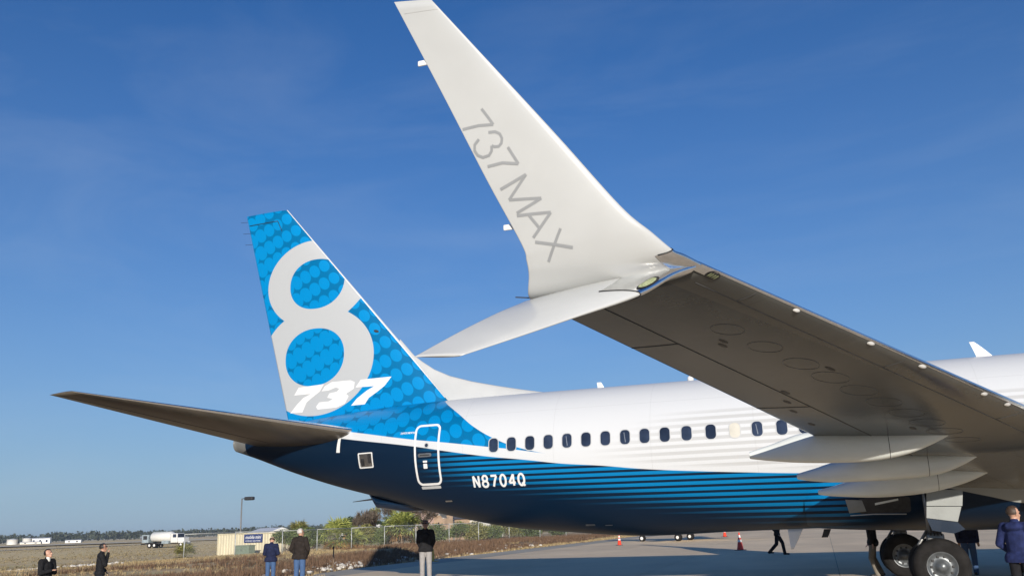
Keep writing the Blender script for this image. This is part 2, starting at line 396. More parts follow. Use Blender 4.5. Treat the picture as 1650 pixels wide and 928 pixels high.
# ---------- lofted blades (wing, winglet, fin, stabilizer)
NC = 18
CH = [.5*(1-math.cos(math.pi*i/(NC-1))) for i in range(NC)]
def yt(c): return 5*(.2969*math.sqrt(c)-.126*c-.3516*c*c+.2843*c**3-.1015*c**4)
class Blade:
    """sections: (LE, TE, thickness ratio, up fraction). normal from chord x span"""
    def __init__(s, secs, flip=1, camber=.5):
        s.S = [(Vector(a), Vector(b), t) for a, b, t in secs]; s.flip = flip; s.camber = camber; s.n = len(secs)
        s.N = []
        for i in range(s.n):
            d = (s.S[min(i+1, s.n-1)][0]+s.S[min(i+1, s.n-1)][1])-(s.S[max(i-1, 0)][0]+s.S[max(i-1, 0)][1])
            n = (s.S[i][1]-s.S[i][0]).cross(d); n.normalize(); s.N.append(n*flip)
    def at(s, t):
        i = min(max(int(t), 0), s.n-2); k = t-i
        def ip(j, e): return s.S[min(max(j, 0), s.n-1)][e]
        def cr(e):
            p0, p1, p2, p3 = ip(i-1, e), ip(i, e), ip(i+1, e), ip(i+2, e)
            return .5*((2*p1)+(p2-p0)*k+(2*p0-5*p1+4*p2-p3)*k*k+(3*p1-p0-3*p2+p3)*k**3)
        le, te = cr(0), cr(1)
        return le, te, s.S[i][2]*(1-k)+s.S[i+1][2]*k, (s.N[i]*(1-k)+s.N[i+1]*k).normalized()
    def pt(s, t, c, side, off=0):
        le, te, th, n = s.at(t); ch = (te-le).length
        h = th*ch*yt(c)*2
        p = le+(te-le)*c+n*(h*s.camber if side > 0 else -h*(1-s.camber))
        if c < 1e-6 and off: return p-(te-le).normalized()*off
        return p+n*(off*side)
    def mesh(s, name, m, parent, ts, c0=0, c1=1, off=0, sides=(1, -1), cap=True, cs=None):
        cs = cs or [c for c in CH if c0 <= c <= c1]
        if cs[-1] < c1-1e-6: cs = cs+[c1]
        if cs[0] > c0+1e-6: cs = [c0]+cs
        loop = ([(c, 1) for c in reversed(cs)] if 1 in sides else [])+([(c, -1) for c in cs if not (c == 0 and 1 in sides)] if -1 in sides else [])
        V = [s.pt(t, c, sd, off) for t in ts for c, sd in loop]; k = len(loop)
        Fc = [(i*k+j, i*k+j+1, (i+1)*k+j+1, (i+1)*k+j) for i in range(len(ts)-1) for j in range(k-1)]
        if cap and c1 >= 1 and len(sides) == 2:
            Fc += [(i*k+k-1, i*k, (i+1)*k, (i+1)*k+k-1) for i in range(len(ts)-1)]
            Fc.append(tuple(range(k))[::-1]); Fc.append(tuple((len(ts)-1)*k+j for j in range(k)))
        o = add(name, V, Fc, m, parent)
        b = bmesh.new(); b.from_mesh(o.data); bmesh.ops.recalc_face_normals(b, faces=b.faces); b.to_mesh(o.data); b.free()
        return o
    def find(s, x, z, side):
        best = None
        for i in range(0, (s.n-1)*4+1):
            for j in range(1, 20):
                p = s.pt(i/4, j/20, side); d = (p.x-x)**2+(p.z-z)**2
                if best is None or d < best[0]: best = (d, i/4, j/20)
        t, c = best[1], best[2]
        for _ in range(8):
            p = s.pt(t, c, side); e = 1e-3; pa = s.pt(t+e, c, side); pb = s.pt(t, min(c+e, 1), side)
            J = np.array([[(pa.x-p.x)/e, (pb.x-p.x)/e], [(pa.z-p.z)/e, (pb.z-p.z)/e]]); r = np.array([x-p.x, z-p.z])
            try: dt = np.linalg.solve(J, r)
            except Exception: break
            t = min(max(t+dt[0], 0), s.n-1.001); c = min(max(c+dt[1], .002), .998)
        return t, c
def mir(v): return (v[0], -v[1], v[2])

def frange(a, b, n): return [a+(b-a)*i/(n-1) for i in range(n)]
def wing_secs(k):
    out = []
    for y in (1.0, 1.9, 3.4, 5.0, 6.8, 8.64, 11, 13.5, 15.3, 16.53):
        lx = 22.284-(16.53-y)*.5161 if y >= 5 else 16.334-(5-y)*.75
        lz = 3.904-(16.53-y)*.0981 if y >= 5 else 2.773-(5-y)*.10
        tx = 21.604+(y-8.64)*.2842 if y >= 5 else 20.57+(5-y)*.02; tz = 3.015+(y-8.64)*.0886 if y >= 5 else 2.693-(5-y)*.09
        th = .145-.045*min(1, max(0, (y-1.9)/8))
        out.append(((lx, k*y, lz), (tx, k*y, tz), th))
    return out
UPLE = [(22.284, 16.53, 3.904), (22.39, 16.75, 3.933), (22.477, 16.89, 3.956), (22.634, 17.02, 4.104), (22.869, 17.14, 4.34), (23.34, 17.36, 4.984), (23.826, 17.58, 5.63), (24.356, 17.81, 6.331)]
UPTE = [(23.858, 16.53, 3.714), (23.853, 16.78, 3.721), (23.791, 16.95, 3.874), (23.783, 17.03, 3.987), (23.804, 17.1, 4.129), (24.04, 17.32, 4.70), (24.36, 17.56, 5.50), (24.731, 17.81, 6.394)]
STLE = [(22.33, 16.58, 3.87), (22.511, 16.75, 3.768), (22.774, 17.0, 3.566), (23.271, 17.3, 3.357), (23.682, 17.58, 3.179), (24.11, 17.85, 3.007)]
STTE = [(23.83, 16.56, 3.70), (23.85, 16.75, 3.69), (23.9, 16.98, 3.60), (24.02, 17.22, 3.48), (24.24, 17.56, 3.27), (24.517, 17.87, 3.03)]
def make_wing(k):
    B = Blade(wing_secs(k), flip=-k if False else (1 if k > 0 else -1), camber=.55)
    if B.N[3].z < 0: B = Blade(wing_secs(k), flip=-B.flip, camber=.55)
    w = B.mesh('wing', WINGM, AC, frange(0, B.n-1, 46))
    B.mesh('leading_edge_slat', CHROME, w, frange(3, B.n-1.0, 40), 0, .09, .003, sides=(1,), cap=False)
    B.mesh('leading_edge_lip', CHROME, w, frange(3, B.n-1.0, 40), 0, .006, .0035, sides=(-1,), cap=False, cs=[0, .002, .004, .006])
    mm = mir if k < 0 else (lambda v: v)
    th = [.095, .10, .10, .09, .08, .075, .07, .065]
    U = Blade([(mm(a), mm(b), t) for a, b, t in zip(UPLE, UPTE, th)], 1, .5)
    if U.N[5].y*k < 0: U = Blade([(mm(a), mm(b), t) for a, b, t in zip(UPLE, UPTE, th)], -1, .5)
    wl = U.mesh('winglet', PAINT, AC, frange(0, 7, 50))
    St = Blade([(mm(a), mm(b), t) for a, b, t in zip(STLE, STTE, [.1, .1, .095, .085, .075, .06])], 1, .5)
    if St.N[4].y*k < 0: St = Blade([(mm(a), mm(b), t) for a, b, t in zip(STLE, STTE, [.1, .1, .095, .085, .075, .06])], -1, .5)
    sk = St.mesh('winglet_strake', PAINT, AC, frange(0, 5, 36))
    return B, w, U, wl, St, sk
WB, WING, UB, WLET, SB, STRK = make_wing(1)
WB2, WING2, UB2, WLET2, SB2, STRK2 = make_wing(-1)
# polished nose caps where the wing divides into winglet and strake
UB.mesh('nose_cap', CHROME, WLET, frange(0, 2.05, 16), 0, .12, .004, cap=False)
SB.mesh('nose_cap', CHROME, STRK, frange(0, 2.0, 16), 0, .32, .004, cap=False)
WB.mesh('nose_cap', CHROME, WING, frange(8.75, 9, 6), 0, .05, .004, cap=False)
def seam_line(blade, pts, w, off, m, parent, name='seam'):
    bm = bmesh.new(); P = [blade.pt(t, c, s, off) for t, c, s in pts]
    tube(bm, P, w, 5); return fromb(name, bm, m, parent, True)
seam_line(UB, [(2.05, c, s) for s, cc in ((-1, (.1, .06, .03, .01)), (1, (.0, .01, .03, .06, .1))) for c in cc], .007, .003, BLACK, WLET)
seam_line(SB, [(2.0, c, s) for s, cc in ((-1, (.13, .06, .03, .01)), (1, (.0, .01, .03, .07, .13, .19, .25, .32))) for c in cc], .007, .003, BLACK, STRK)
# patches (lamps, access panels) laid on a blade in (t, c)
def patch(blade, t0, c0, rt, rc, side, off, m, parent, name, n=20, p=2.4, bulge=.0):
    V = [blade.pt(t0, c0, side, off+bulge)]
    for ring in (.55, 1.0):
        for k in range(n):
            a = 2*math.pi*k/n; ca, sa = math.cos(a), math.sin(a); q = (abs(ca)**p+abs(sa)**p)**(-1/p)*ring
            V.append(blade.pt(t0+rt*ca*q, max(.001, c0+rc*sa*q), side, off+(bulge*.6 if ring < 1 else 0)))
    Fc = [(0, 1+k, 1+(k+1) % n) for k in range(n)]+[(1+k, 1+n+k, 1+n+(k+1) % n, 1+(k+1) % n) for k in range(n)]
    o = add(name, V, Fc, m, parent)
    return o
seam_line(UB, [(6.8, c, 1) for c in frange(.06, .9, 10)], .002, .0001, SEAML, WLET)
# navigation lamps
lp = patch(SB, 1.62, .045, .30, .035, 1, .009, BLACK, STRK, 'lamp_housing'); patch(SB, 1.64, .045, .235, .027, 1, .014, LENS, STRK, 'lamp_lens', bulge=.008)
patch(WB, 8.74, .03, .08, .03, -1, .006, BLACK, WING, 'lamp_housing')
for q in (-.045, -.015, .018, .046): patch(WB, 8.74+q, .028, .009, .018, -1, .011, LENS, WING, 'lamp_lens', n=10)
# pale slat track caps along the leading edge
def wt(y):
    ys = (1.0, 1.9, 3.4, 5.0, 6.8, 8.64, 11, 13.5, 15.3, 16.53)
    for i in range(9):
        if ys[i] <= y <= ys[i+1]: return i+(y-ys[i])/(ys[i+1]-ys[i])
for y in (14.95, 13.5, 12.2, 10.4, 9.6): patch(WB, wt(y), .016, .034, .011, -1, .004, WHT, WING, 'slat_track_cap', n=12, bulge=.016)
# oval access panels and vents on the lower skin
for i, y in enumerate((14.9, 14.1, 13.3, 12.5, 11.7, 10.9, 10.1, 9.3, 8.5, 7.7)):
    t = wt(y); ring = []
    P = [(t+.125*math.cos(a), .40+.075*math.sin(a), -1) for a in frange(0, 2*math.pi, 25)]
    seam_line(WB, P, .0035, .0005, PANELR, WING, 'access_panel_rim')
for y, c in ((14.5, .52), (14.35, .56), (11.9, .72), (11.3, .8), (10.6, .86), (9.5, .9), (12.9, .33), (8.9, .5)):
    patch(WB, wt(y), c, .05, .012, -1, .003, BLACK, WING, 'vent_slot', n=10)
seam_line(WB, [(t, .74, -1) for t in frange(wt(6.0), wt(16.0), 14)], .006, .001, DARK, WING, 'aileron_gap')
seam_line(WB, [(t, .135, -1) for t in frange(wt(5.4), wt(16.2), 14)], .006, .001, DARK, WING, 'slat_gap')
for y in (15.6, 12.6, 9.0): seam_line(WB, [(wt(y), c, -1) for c in frange(.0, .135, 6)], .005, .001, DARK, WING, 'slat_joint')
for y in (14.6, 10.9): seam_line(WB, [(wt(y), c, -1) for c in frange(.74, 1, 5)], .006, .001, DARK, WING, 'aileron_joint')

# ---------- 2D decals mapped on a surface
def inside(poly, x, y):
    r = False; n = len(poly); j = n-1
    for i in range(n):
        xi, yi = poly[i]; xj, yj = poly[j]
        if (yi > y) != (yj > y) and x < (xj-xi)*(y-yi)/(yj-yi)+xi: r = not r
        j = i
    return r
def decal(polys, fn, m, parent, name, step=.08):
    V = []; Fc = []
    for q, poly in enumerate(polys):
        pts = []
        n = len(poly)
        for i in range(n):
            a, b = Vector(poly[i]), Vector(poly[(i+1) % n]); k = max(1, int((b-a).length/step))
            pts += [a+(b-a)*(j/k) for j in range(k)]
        ne = len(pts); lo = (min(p[0] for p in pts), min(p[1] for p in pts)); hi = (max(p[0] for p in pts), max(p[1] for p in pts))
        x = lo[0]+step/2; grid = []
        while x < hi[0]:
            y = lo[1]+step/2
            while y < hi[1]:
                if inside(poly, x, y): grid.append(Vector((x, y)))
                y += step
            x += step
        vs, es, fs, *_ = delaunay_2d_cdt(pts+grid, [(i, (i+1) % ne) for i in range(ne)], [], 1, 1e-5)
        o = len(V); V += [fn(v[0], v[1], q) for v in vs]; Fc += [tuple(o+i for i in f) for f in fs]
    return add(name, V, Fc, m, parent)
def ribbon(line, w):
    """closed outline of a stroke of width w"""
    P = [Vector(p) for p in line]; Lf = []; Rt = []
    for i, p in enumerate(P):
        d = (P[min(i+1, len(P)-1)]-P[max(i-1, 0)]).normalized(); n = Vector((-d.y, d.x))*w/2
        e = d*(-w*.0 if i == 0 else 0)
        Lf.append(tuple(p+n+e)); Rt.append(tuple(p-n+e))
    return Lf+Rt[::-1]
def arc(cx, cy, rx, ry, a0, a1, n=14): return [(cx+rx*math.cos(rad(a0+(a1-a0)*i/(n-1))), cy+ry*math.sin(rad(a0+(a1-a0)*i/(n-1)))) for i in range(n)]
GL = {  # stroke glyphs in a 0..1 box
 'N': [[(.08, 0), (.08, 1)], [(.08, 1), (.92, 0)], [(.92, 0), (.92, 1)]],
 '8': [arc(.5, .75, .36, .25, -90, 90, 12), arc(.5, .75, .36, .25, 90, 270, 12), arc(.5, .26, .42, .26, 90, 270, 12), arc(.5, .26, .42, .26, 270, 450, 12)],
 '7': [[(.04, .96), (.96, .96)], [(.93, .93), (.62, .5), (.36, 0)]],
 '0': [arc(.5, .5, .42, .5, 0, 180, 14), arc(.5, .5, .42, .5, 180, 360, 14)],
 '4': [[(.72, 0), (.72, 1)], [(.72, 1), (.04, .27)], [(.04, .27), (1, .27)]],
 'Q': [arc(.5, .5, .44, .5, 0, 180, 14), arc(.5, .5, .44, .5, 180, 360, 14), [(.6, .25), (.98, -.06)]],
 'E': [[(.1, 0), (.1, 1)], [(.1, .95), (.95, .95)], [(.1, .5), (.8, .5)], [(.1, .05), (.95, .05)]],
 'X': [[(0, 0), (1, 1)], [(0, 1), (1, 0)]], 'P': [[(.1, 0), (.1, 1)], [(.1, .95), (.6, .95), (.9, .85), (.9, .6), (.6, .48), (.1, .48)]],
 'R': [[(.1, 0), (.1, 1)], [(.1, .95), (.6, .95), (.9, .85), (.9, .6), (.6, .48), (.1, .48)], [(.5, .48), (.95, 0)]],
 'I': [[(.5, 0), (.5, 1)]], 'M': [[(.05, 0), (.05, 1)], [(.05, 1), (.5, .2)], [(.5, .2), (.95, 1)], [(.95, 1), (.95, 0)]],
 'T': [[(0, .95), (1, .95)], [(.5, 0), (.5, .95)]], 'A': [[(0, 0), (.5, 1)], [(.5, 1), (1, 0)], [(.2, .35), (.8, .35)]], 'L': [[(.1, 0), (.1, 1)], [(.1, .05), (.95, .05)]]}
def text_polys(txt, x0, z0, wid, h, gap, w, dx=-1):
    out = []; n = len(txt); cw = (wid-gap*(n-1))/n
    for i, ch in enumerate(txt):
        for st in GL[ch]:
            out.append(ribbon([(x0+dx*(i*(cw+gap)+p[0]*cw), z0+p[1]*h) for p in st], w))
    return out
decal(text_polys('N8704Q', 30.245, 2.685, 1.46, .285, .075, .056), lambda x, z, q: fus_pt(x, z, .005+.0004*(q % 9)), WTXT, FUS, 'registration_lettering', .06)
decal(text_polys('EXPERIMENTAL', 32.40, 4.215, .46, .05, .012, .011), lambda x, z, q: fus_pt(x, z, .005+.0003*(q % 9)), WTXT, FUS, 'warning_lettering', .05)
# tail figures
def fs(x, z, q): t, c = FB.find(x, z, 1); return FB.pt(t, c, 1, .005)
# ---------- fin
FINLE = [(30.95, 4.55), (31.5, 5.23), (37.32, 12.07)]; FINTE = [(36.9, 4.55), (37.11, 5.264), (38.94, 12.11)]
fsec = []
for i in range(9):
    k = i/8; z0 = 4.6+(12.09-4.6)*k
    fsec.append(((31.51+(z0-5.23)*.8505, 0, z0), (37.119+(z0-5.264)*.2661, 0, z0), .095-.02*k))
FB = Blade(fsec, 1, .5)
if FB.N[2].y < 0: FB = Blade(fsec, -1, .5)
FIN = FB.mesh('fin', FINM, AC, frange(0, 8, 40))
FB.mesh('fin_leading_edge', WHT, FIN, frange(.85, 8, 30), 0, .014, .004, cap=False)
seam_line(FB, [(7.55, c, 1) for c in frange(.35, .98, 8)], .016, .002, BLACK, FIN, 'rudder_gap')
seam_line(FB, [(7.55, .35, 1), (7.2, .38, 1)], .012, .002, BLACK, FIN, 'rudder_gap')
seam_line(FB, [(.47, c, 1) for c in frange(.77, .93, 6)], .022, .002, BLACK, FIN, 'rudder_slot')
patch(FB, 3.2, .1, .05, .018, 1, .01, BLACK, FIN, 'static_port', n=10)
S7A = [(36.682, 6.069), (35.741, 6.094), (35.881, 5.877), (36.15, 5.72), (36.37, 5.578), (36.523, 5.28), (36.987, 5.286), (36.753, 5.529), (36.5, 5.73), (36.22, 5.83), (36.852, 5.835)]
S3 = [(35.823, 5.873), (35.70, 6.03), (35.451, 6.133), (34.79, 6.133), (34.632, 6.062), (34.66, 5.861), (34.926, 5.727), (34.84, 5.646), (34.97, 5.428), (35.262, 5.332), (35.954, 5.322), (36.02, 5.411), (35.902, 5.545), (35.545, 5.545), (35.411, 5.61), (35.614, 5.664), (35.531, 5.792), (35.265, 5.82), (35.173, 5.90), (35.303, 5.954), (35.562, 5.881)]
S7B = [(34.42, 6.116), (33.384, 6.125), (33.605, 5.865), (33.85, 5.70), (34.132, 5.54), (34.271, 5.354), (34.749, 5.351), (34.554, 5.546), (34.2, 5.77), (33.95, 5.88), (34.601, 5.893)]
decal([S7A, S3, S7B], fs, WTXT, FIN, 'tail_numerals', .12)
# white dorsal fin with concave top
dv = []; dprof = [(33.2, 7.30), (32.744, 6.762), (32.478, 6.547), (32.073, 6.266), (31.573, 6.03), (30.884, 5.813), (30.112, 5.623), (29.356, 5.455), (28.614, 5.308), (28.3, 5.26)]
bm = bmesh.new(); rows = []
for x, z in dprof:
    lo = max(5.0, 5.23+(x-31.51)/.8505-.06); lo = min(lo, z-.005); row = []
    for k in range(9):
        a = math.pi*k/8; row.append(bm.verts.new((x, math.cos(a)*(.05+.09*sstep(33.2, 30.5, x) if x < 33.2 else .04)*(1 if abs(math.cos(a)) > .9 else .6), lo+(z-lo)*math.sin(a)**.35 if 0 < k < 8 else lo)))
    rows.append(row)
for i in range(len(rows)-1):
    for k in range(8): bm.faces.new((rows[i][k], rows[i][k+1], rows[i+1][k+1], rows[i+1][k]))
bmesh.ops.recalc_face_normals(bm, faces=bm.faces); DOR = fromb('dorsal_fin', bm, PAINT, AC, True)
# static wicks
for t in (6.9, 7.3, 7.7):
    bm = bmesh.new(); p = FB.pt(t, 1, 1); tube(bm, [p, p+Vector((.28, 0, .02))], .006, 5); fromb('static_wick', bm, DARK, FIN)
for (x, z, x2, z2) in ((24.47, 5.80, 24.545, 5.828), (23.86, 4.28, 23.935, 4.31)):
    yy = 17.14+(z-4.34)*.3367; bm = bmesh.new(); bbox(bm, ((x+x2)/2, yy, (z+z2)/2), (.13, .02, .055), .012); fromb('static_discharger', bm, WHT, WLET)
bm = bmesh.new(); tube(bm, [(23.84, 16.7, 3.72), (24.0, 16.72, 3.74)], .006, 5); fromb('static_wick', bm, DARK, WLET)
# winglet lettering
WT = [[(24.004, 5.312), (23.956, 5.236), (23.911, 5.16)], [(23.911, 5.16), (24.051, 5.173), (24.209, 5.165)],
[(23.967, 5.1), (23.903, 5.097), (23.861, 5.072), (23.846, 5.031), (23.857, 4.991), (23.886, 4.968), (23.927, 4.97), (23.951, 4.983)],
[(23.951, 4.983), (23.958, 4.938), (23.988, 4.905), (24.047, 4.896), (24.095, 4.921), (24.119, 4.966), (24.111, 5.016), (24.064, 5.057)],
[(23.802, 4.949), (23.763, 4.872), (23.724, 4.795)], [(23.724, 4.795), (23.872, 4.824), (24.015, 4.812)],
[(23.923, 4.603), (23.796, 4.648), (23.667, 4.696)], [(23.667, 4.696), (23.76, 4.601), (23.856, 4.504)], [(23.856, 4.504), (23.705, 4.493), (23.556, 4.48)], [(23.556, 4.48), (23.676, 4.432), (23.802, 4.386)],
[(23.805, 4.364), (23.649, 4.36), (23.487, 4.352)], [(23.487, 4.352), (23.583, 4.258), (23.683, 4.163)], [(23.692, 4.354), (23.612, 4.237)],
[(23.671, 4.126), (23.498, 4.084), (23.333, 4.04)], [(23.419, 4.208), (23.499, 4.079), (23.58, 3.951)]]
def ws(x, z, q):
    t, c = UB.find(x, z, 1); return UB.pt(t, c, 1, .0015+.0003*(q % 7))
decal([ribbon(l, .026) for l in WT], ws, GREYTXT, WLET, 'winglet_lettering', .06)

# ---------- stabilizers
for k in (1, -1):
    ss_ = []
    for i in range(7):
        q = i/6; y = .35+(7.15-.35)*q; kk = (y-1.18)/(7.15-1.18)
        ss_.append(((34.0+(38.62-34.0)*kk, k*y, 4.45+(5.20-4.45)*kk), (38.1+(39.36-38.1)*kk, k*y, 4.40+(5.17-4.40)*kk), .115-.03*q))
    hb = Blade(ss_, 1, .4)
    if hb.N[2].z < 0: hb = Blade(ss_, -1, .4)
    HS = hb.mesh('stabilizer', STABM, AC, frange(0, 6, 30))
    hb.mesh('leading_edge', CHROME, HS, frange(.8, 6, 24), 0, .06, .003, sides=(1,), cap=False)
    hb.mesh('leading_edge_lip', CHROME, HS, frange(.8, 6, 24), 0, .012, .0035, sides=(-1,), cap=False, cs=[0, .004, .012])
    seam_line(hb, [(t, .68, -1) for t in frange(.9, 5.9, 12)], .007, .001, DARK, HS, 'elevator_gap')

# ---------- cabin windows, doors and small fittings
def rrect(cx, cz, w, h, r, n=6):
    out = []
    for sx_, sz_, a0 in ((1, 1, 0), (-1, 1, 90), (-1, -1, 180), (1, -1, 270)):
        for i in range(n): a = rad(a0+90*i/(n-1)); out.append((cx+sx_*(w/2-r)+r*math.cos(a), cz+sz_*(h/2-r)+r*math.sin(a)))
    return out
def ring_decal(o_, i_, fn, off0, off1, m, parent, name):
    n = len(o_); V = [fn(*p, off0) for p in o_]+[fn(*p, off1) for p in o_]+[fn(*p, off1) for p in i_]+[fn(*p, off0) for p in i_]
    Fc = []
    for a in range(3):
        for k in range(n): Fc.append((a*n+k, a*n+(k+1) % n, (a+1)*n+(k+1) % n, (a+1)*n+k))
    return add(name, V, Fc, m, parent, smooth=False)
WX = [29.586, 29.087, 28.576, 28.073, 27.568, 27.062, 26.554, 26.046, 25.545, 25.035, 24.493, 23.9, 23.32, 22.789, 22.212, 21.7, 21.19, 20.68, 20.17, 19.66]
for side in (1, -1):
    for i, x in enumerate(WX):
        if side < 0 and i % 1: continue
        fn = lambda a, b, off: fus_pt(a, b, off, side)
        wn_ = decal([rrect(x, 3.742, .255, .365, .105)], lambda a, b, q: fus_pt(a, b, .003, side), BLIND if i == 12 else GLASS, FUS, 'window', .1)
        ring_decal(rrect(x, 3.742, .29, .40, .118), rrect(x, 3.742, .25, .36, .1), fn, 0, .008, RIM, wn_, 'window_frame')
        if i in (4, 7, 13) and side > 0:
            decal([[(x-.02, 3.62), (x+.0, 3.605), (x+.03, 3.86), (x+.015, 3.865)]], lambda a, b, q: fus_pt(a, b, .0045, side), GLINT, wn_, 'painted_glint', .1)  # painted reflection streak on the pane, no blind
fnS = lambda a, b, off: fus_pt(a, b, off, 1)
DO = rrect(31.56, 3.62, .78, 1.64, .16); DI = rrect(31.56, 3.62, .665, 1.53, .11)
def dense(p, n=6):
    out = []
    for i in range(len(p)):
        a, b = p[i], p[(i+1) % len(p)]; k = 8 if math.dist(a, b) > .2 else 1
        out += [(a[0]+(b[0]-a[0])*j/k, a[1]+(b[1]-a[1])*j/k) for j in range(k)]
    return out
DR = ring_decal(dense(DO), dense(DI), fnS, 0, .008, WTXT, FUS, 'service_door')
patch_fn = lambda off: (lambda a, b, q: fus_pt(a, b, off))
decal([[(31.56+.075*math.cos(a), 3.86+.075*math.sin(a)) for a in frange(0, 6.0, 16)]], patch_fn(.01), RIM, DR, 'door_window', .05)
decal([[(31.56+.05*math.cos(a), 3.86+.05*math.sin(a)) for a in frange(0, 6.0, 16)]], patch_fn(.014), GLASS, DR, 'door_window_pane', .05)
decal([rrect(31.62, 3.60, .42, .10, .045)], patch_fn(.012), METAL, DR, 'door_handle', .06)
decal([rrect(31.62, 3.60, .30, .03, .012)], patch_fn(.018), DARK, DR, 'door_handle_slot', .06)
decal([rrect(31.62, 3.43, .13, .05, .01), rrect(31.62, 3.31, .12, .13, .015)], patch_fn(.009), WTXT, DR, 'door_placard', .06)
decal([rrect(31.56, 2.745, .62, .07, .02)], patch_fn(.006), RIM, DR, 'door_sill_plate', .08)
SQ = ring_decal(dense(rrect(33.57, 3.58, .50, .42, .03)), dense(rrect(33.57, 3.58, .44, .36, .02)), fnS, 0, .012, WHT, FUS, 'vent_frame')
decal([rrect(33.57, 3.58, .44, .36, .02)], patch_fn(.004), METAL, FUS, 'vent_panel', .08)
decal([rrect(33.44, 3.62, .10, .26, .03), rrect(33.68, 3.53, .12, .2, .03)], patch_fn(.008), DARK, FUS, 'vent_opening', .08)
decal([[(34.53, 4.30), (34.44, 4.30), (34.47, 3.85), (34.60, 3.86)]], patch_fn(.006), WTXT, FUS, 'trim_mark', .08)
decal([rrect(31.15, 2.37, .22, .035, .015)], patch_fn(.006), METAL, FUS, 'drain_fitting', .08)
for q_ in (rrect(27.3, 1.62, .26, .04, .015), rrect(26.8, 1.60, .2, .02, .01)): decal([q_], patch_fn(.006), METAL, FUS, 'drain_fitting', .08)
# antennas
def blade_ant(name, base, h, c0, c1, sweep, m=WHT, down=False, y=0.0):
    d = -1 if down else 1
    A = Blade([((base[0], y, base[1]-.03*d), (base[0]+c0, y, base[1]-.03*d), .09), ((base[0]+sweep*.5, y, base[1]+h*.5*d), (base[0]+sweep*.5+(c0+c1)/2, y, base[1]+h*.5*d), .09), ((base[0]+sweep, y, base[1]+h*d), (base[0]+sweep+c1, y, base[1]+h*d), .08)], 1)
    return A.mesh(name, m, AC, frange(0, 2, 6))
blade_ant('blade_antenna', (17.05, 5.30), .42, .40, .11, .42)
blade_ant('blade_antenna', (26.9, 5.30), .17, .20, .12, .10)
blade_ant('belly_antenna', (22.02, 1.33), .45, .36, .06, .27, WHT, True, .45)
blade_ant('belly_antenna', (21.36, 1.30), .17, .17, .15, .10, DARK, True)
bm = bmesh.new(); lathe(bm, [(-.02, .01), (0, .09), (.1, .08), (.14, .03), (.15, .001)], (24.5, .1, 5.29), 'z', 14); fromb('beacon', bm, WHT, AC, True)
# tail skid under the rear body
bm = bmesh.new(); tube(bm, [(34.2, 0, 2.75), (33.9, 0, 2.45), (33.0, 0, 2.32), (32.2, 0, 2.22)], [.05, .16, .17, .05], 10); fromb('tail_skid', bm, NAVYM, AC, True)
blade_ant('drain_mast', (31.78, 2.10), .17, .24, .13, -.06, WHT, True)
bm = bmesh.new(); tube(bm, [(34.0, .02, 2.56), (34.75, .02, 2.50)], [.03, .008], 6); fromb('static_wick', bm, DARK, AC)

# ---------- wing-to-body fairing
def fairing_mat():
    m, nt, b = newmat('belly_fairing_paint'); x, y, z = pos(nt); b.inputs['Roughness'].default_value = .4; b.inputs['Specular IOR Level'].default_value = .15
    lim = x.curve([(10, 1.75), (15, 1.7), (17.3, 1.78), (18.0, 1.95), (19.0, 2.2), (20.2, 2.4), (20.9, 2.9), (23.6, 3.2)])
    n = ntex(nt, 2, 4); low = (x-25)*.155+1.72; k = (z-low).ss(0, .75); s2 = (z-(x-24.8)*.01-2.823)/.141; s2 = (s2-s2.rnd()).abs()
    stripe = ((k*.16+.13)-s2).step(0, .035)*(x-20.2).ss(0, 1.2)*k
    nt.links.new(mixc(nt, (z-lim).step(0, .012), mixc(nt, stripe, NAVY, STR), (.30, .31, .30)), b.inputs['Base Color']); return m
V = []; Fc = []; nx = 44; nk = 48
for i in range(nx):
    q = i/(nx-1); x = 11.6+(21.9-11.6)*q; k = min(1, math.sin(math.pi*q)**.55*1.05) if 0 < q < 1 else 0
    w = 1.42+.62*k; h = .86+.20*k; zc = 2.27
    for j in range(nk):
        t = 2*math.pi*j/nk; s, c = math.sin(t), math.cos(t); V.append((x, w*math.copysign(abs(c)**.8, c), zc+h*math.copysign(abs(s)**.85, s)))
for i in range(nx-1):
    for j in range(nk): Fc.append((i*nk+j, (i+1)*nk+j, (i+1)*nk+(j+1) % nk, i*nk+(j+1) % nk))
WBF = add('wing_body_fairing', V, Fc, fairing_mat(), AC)

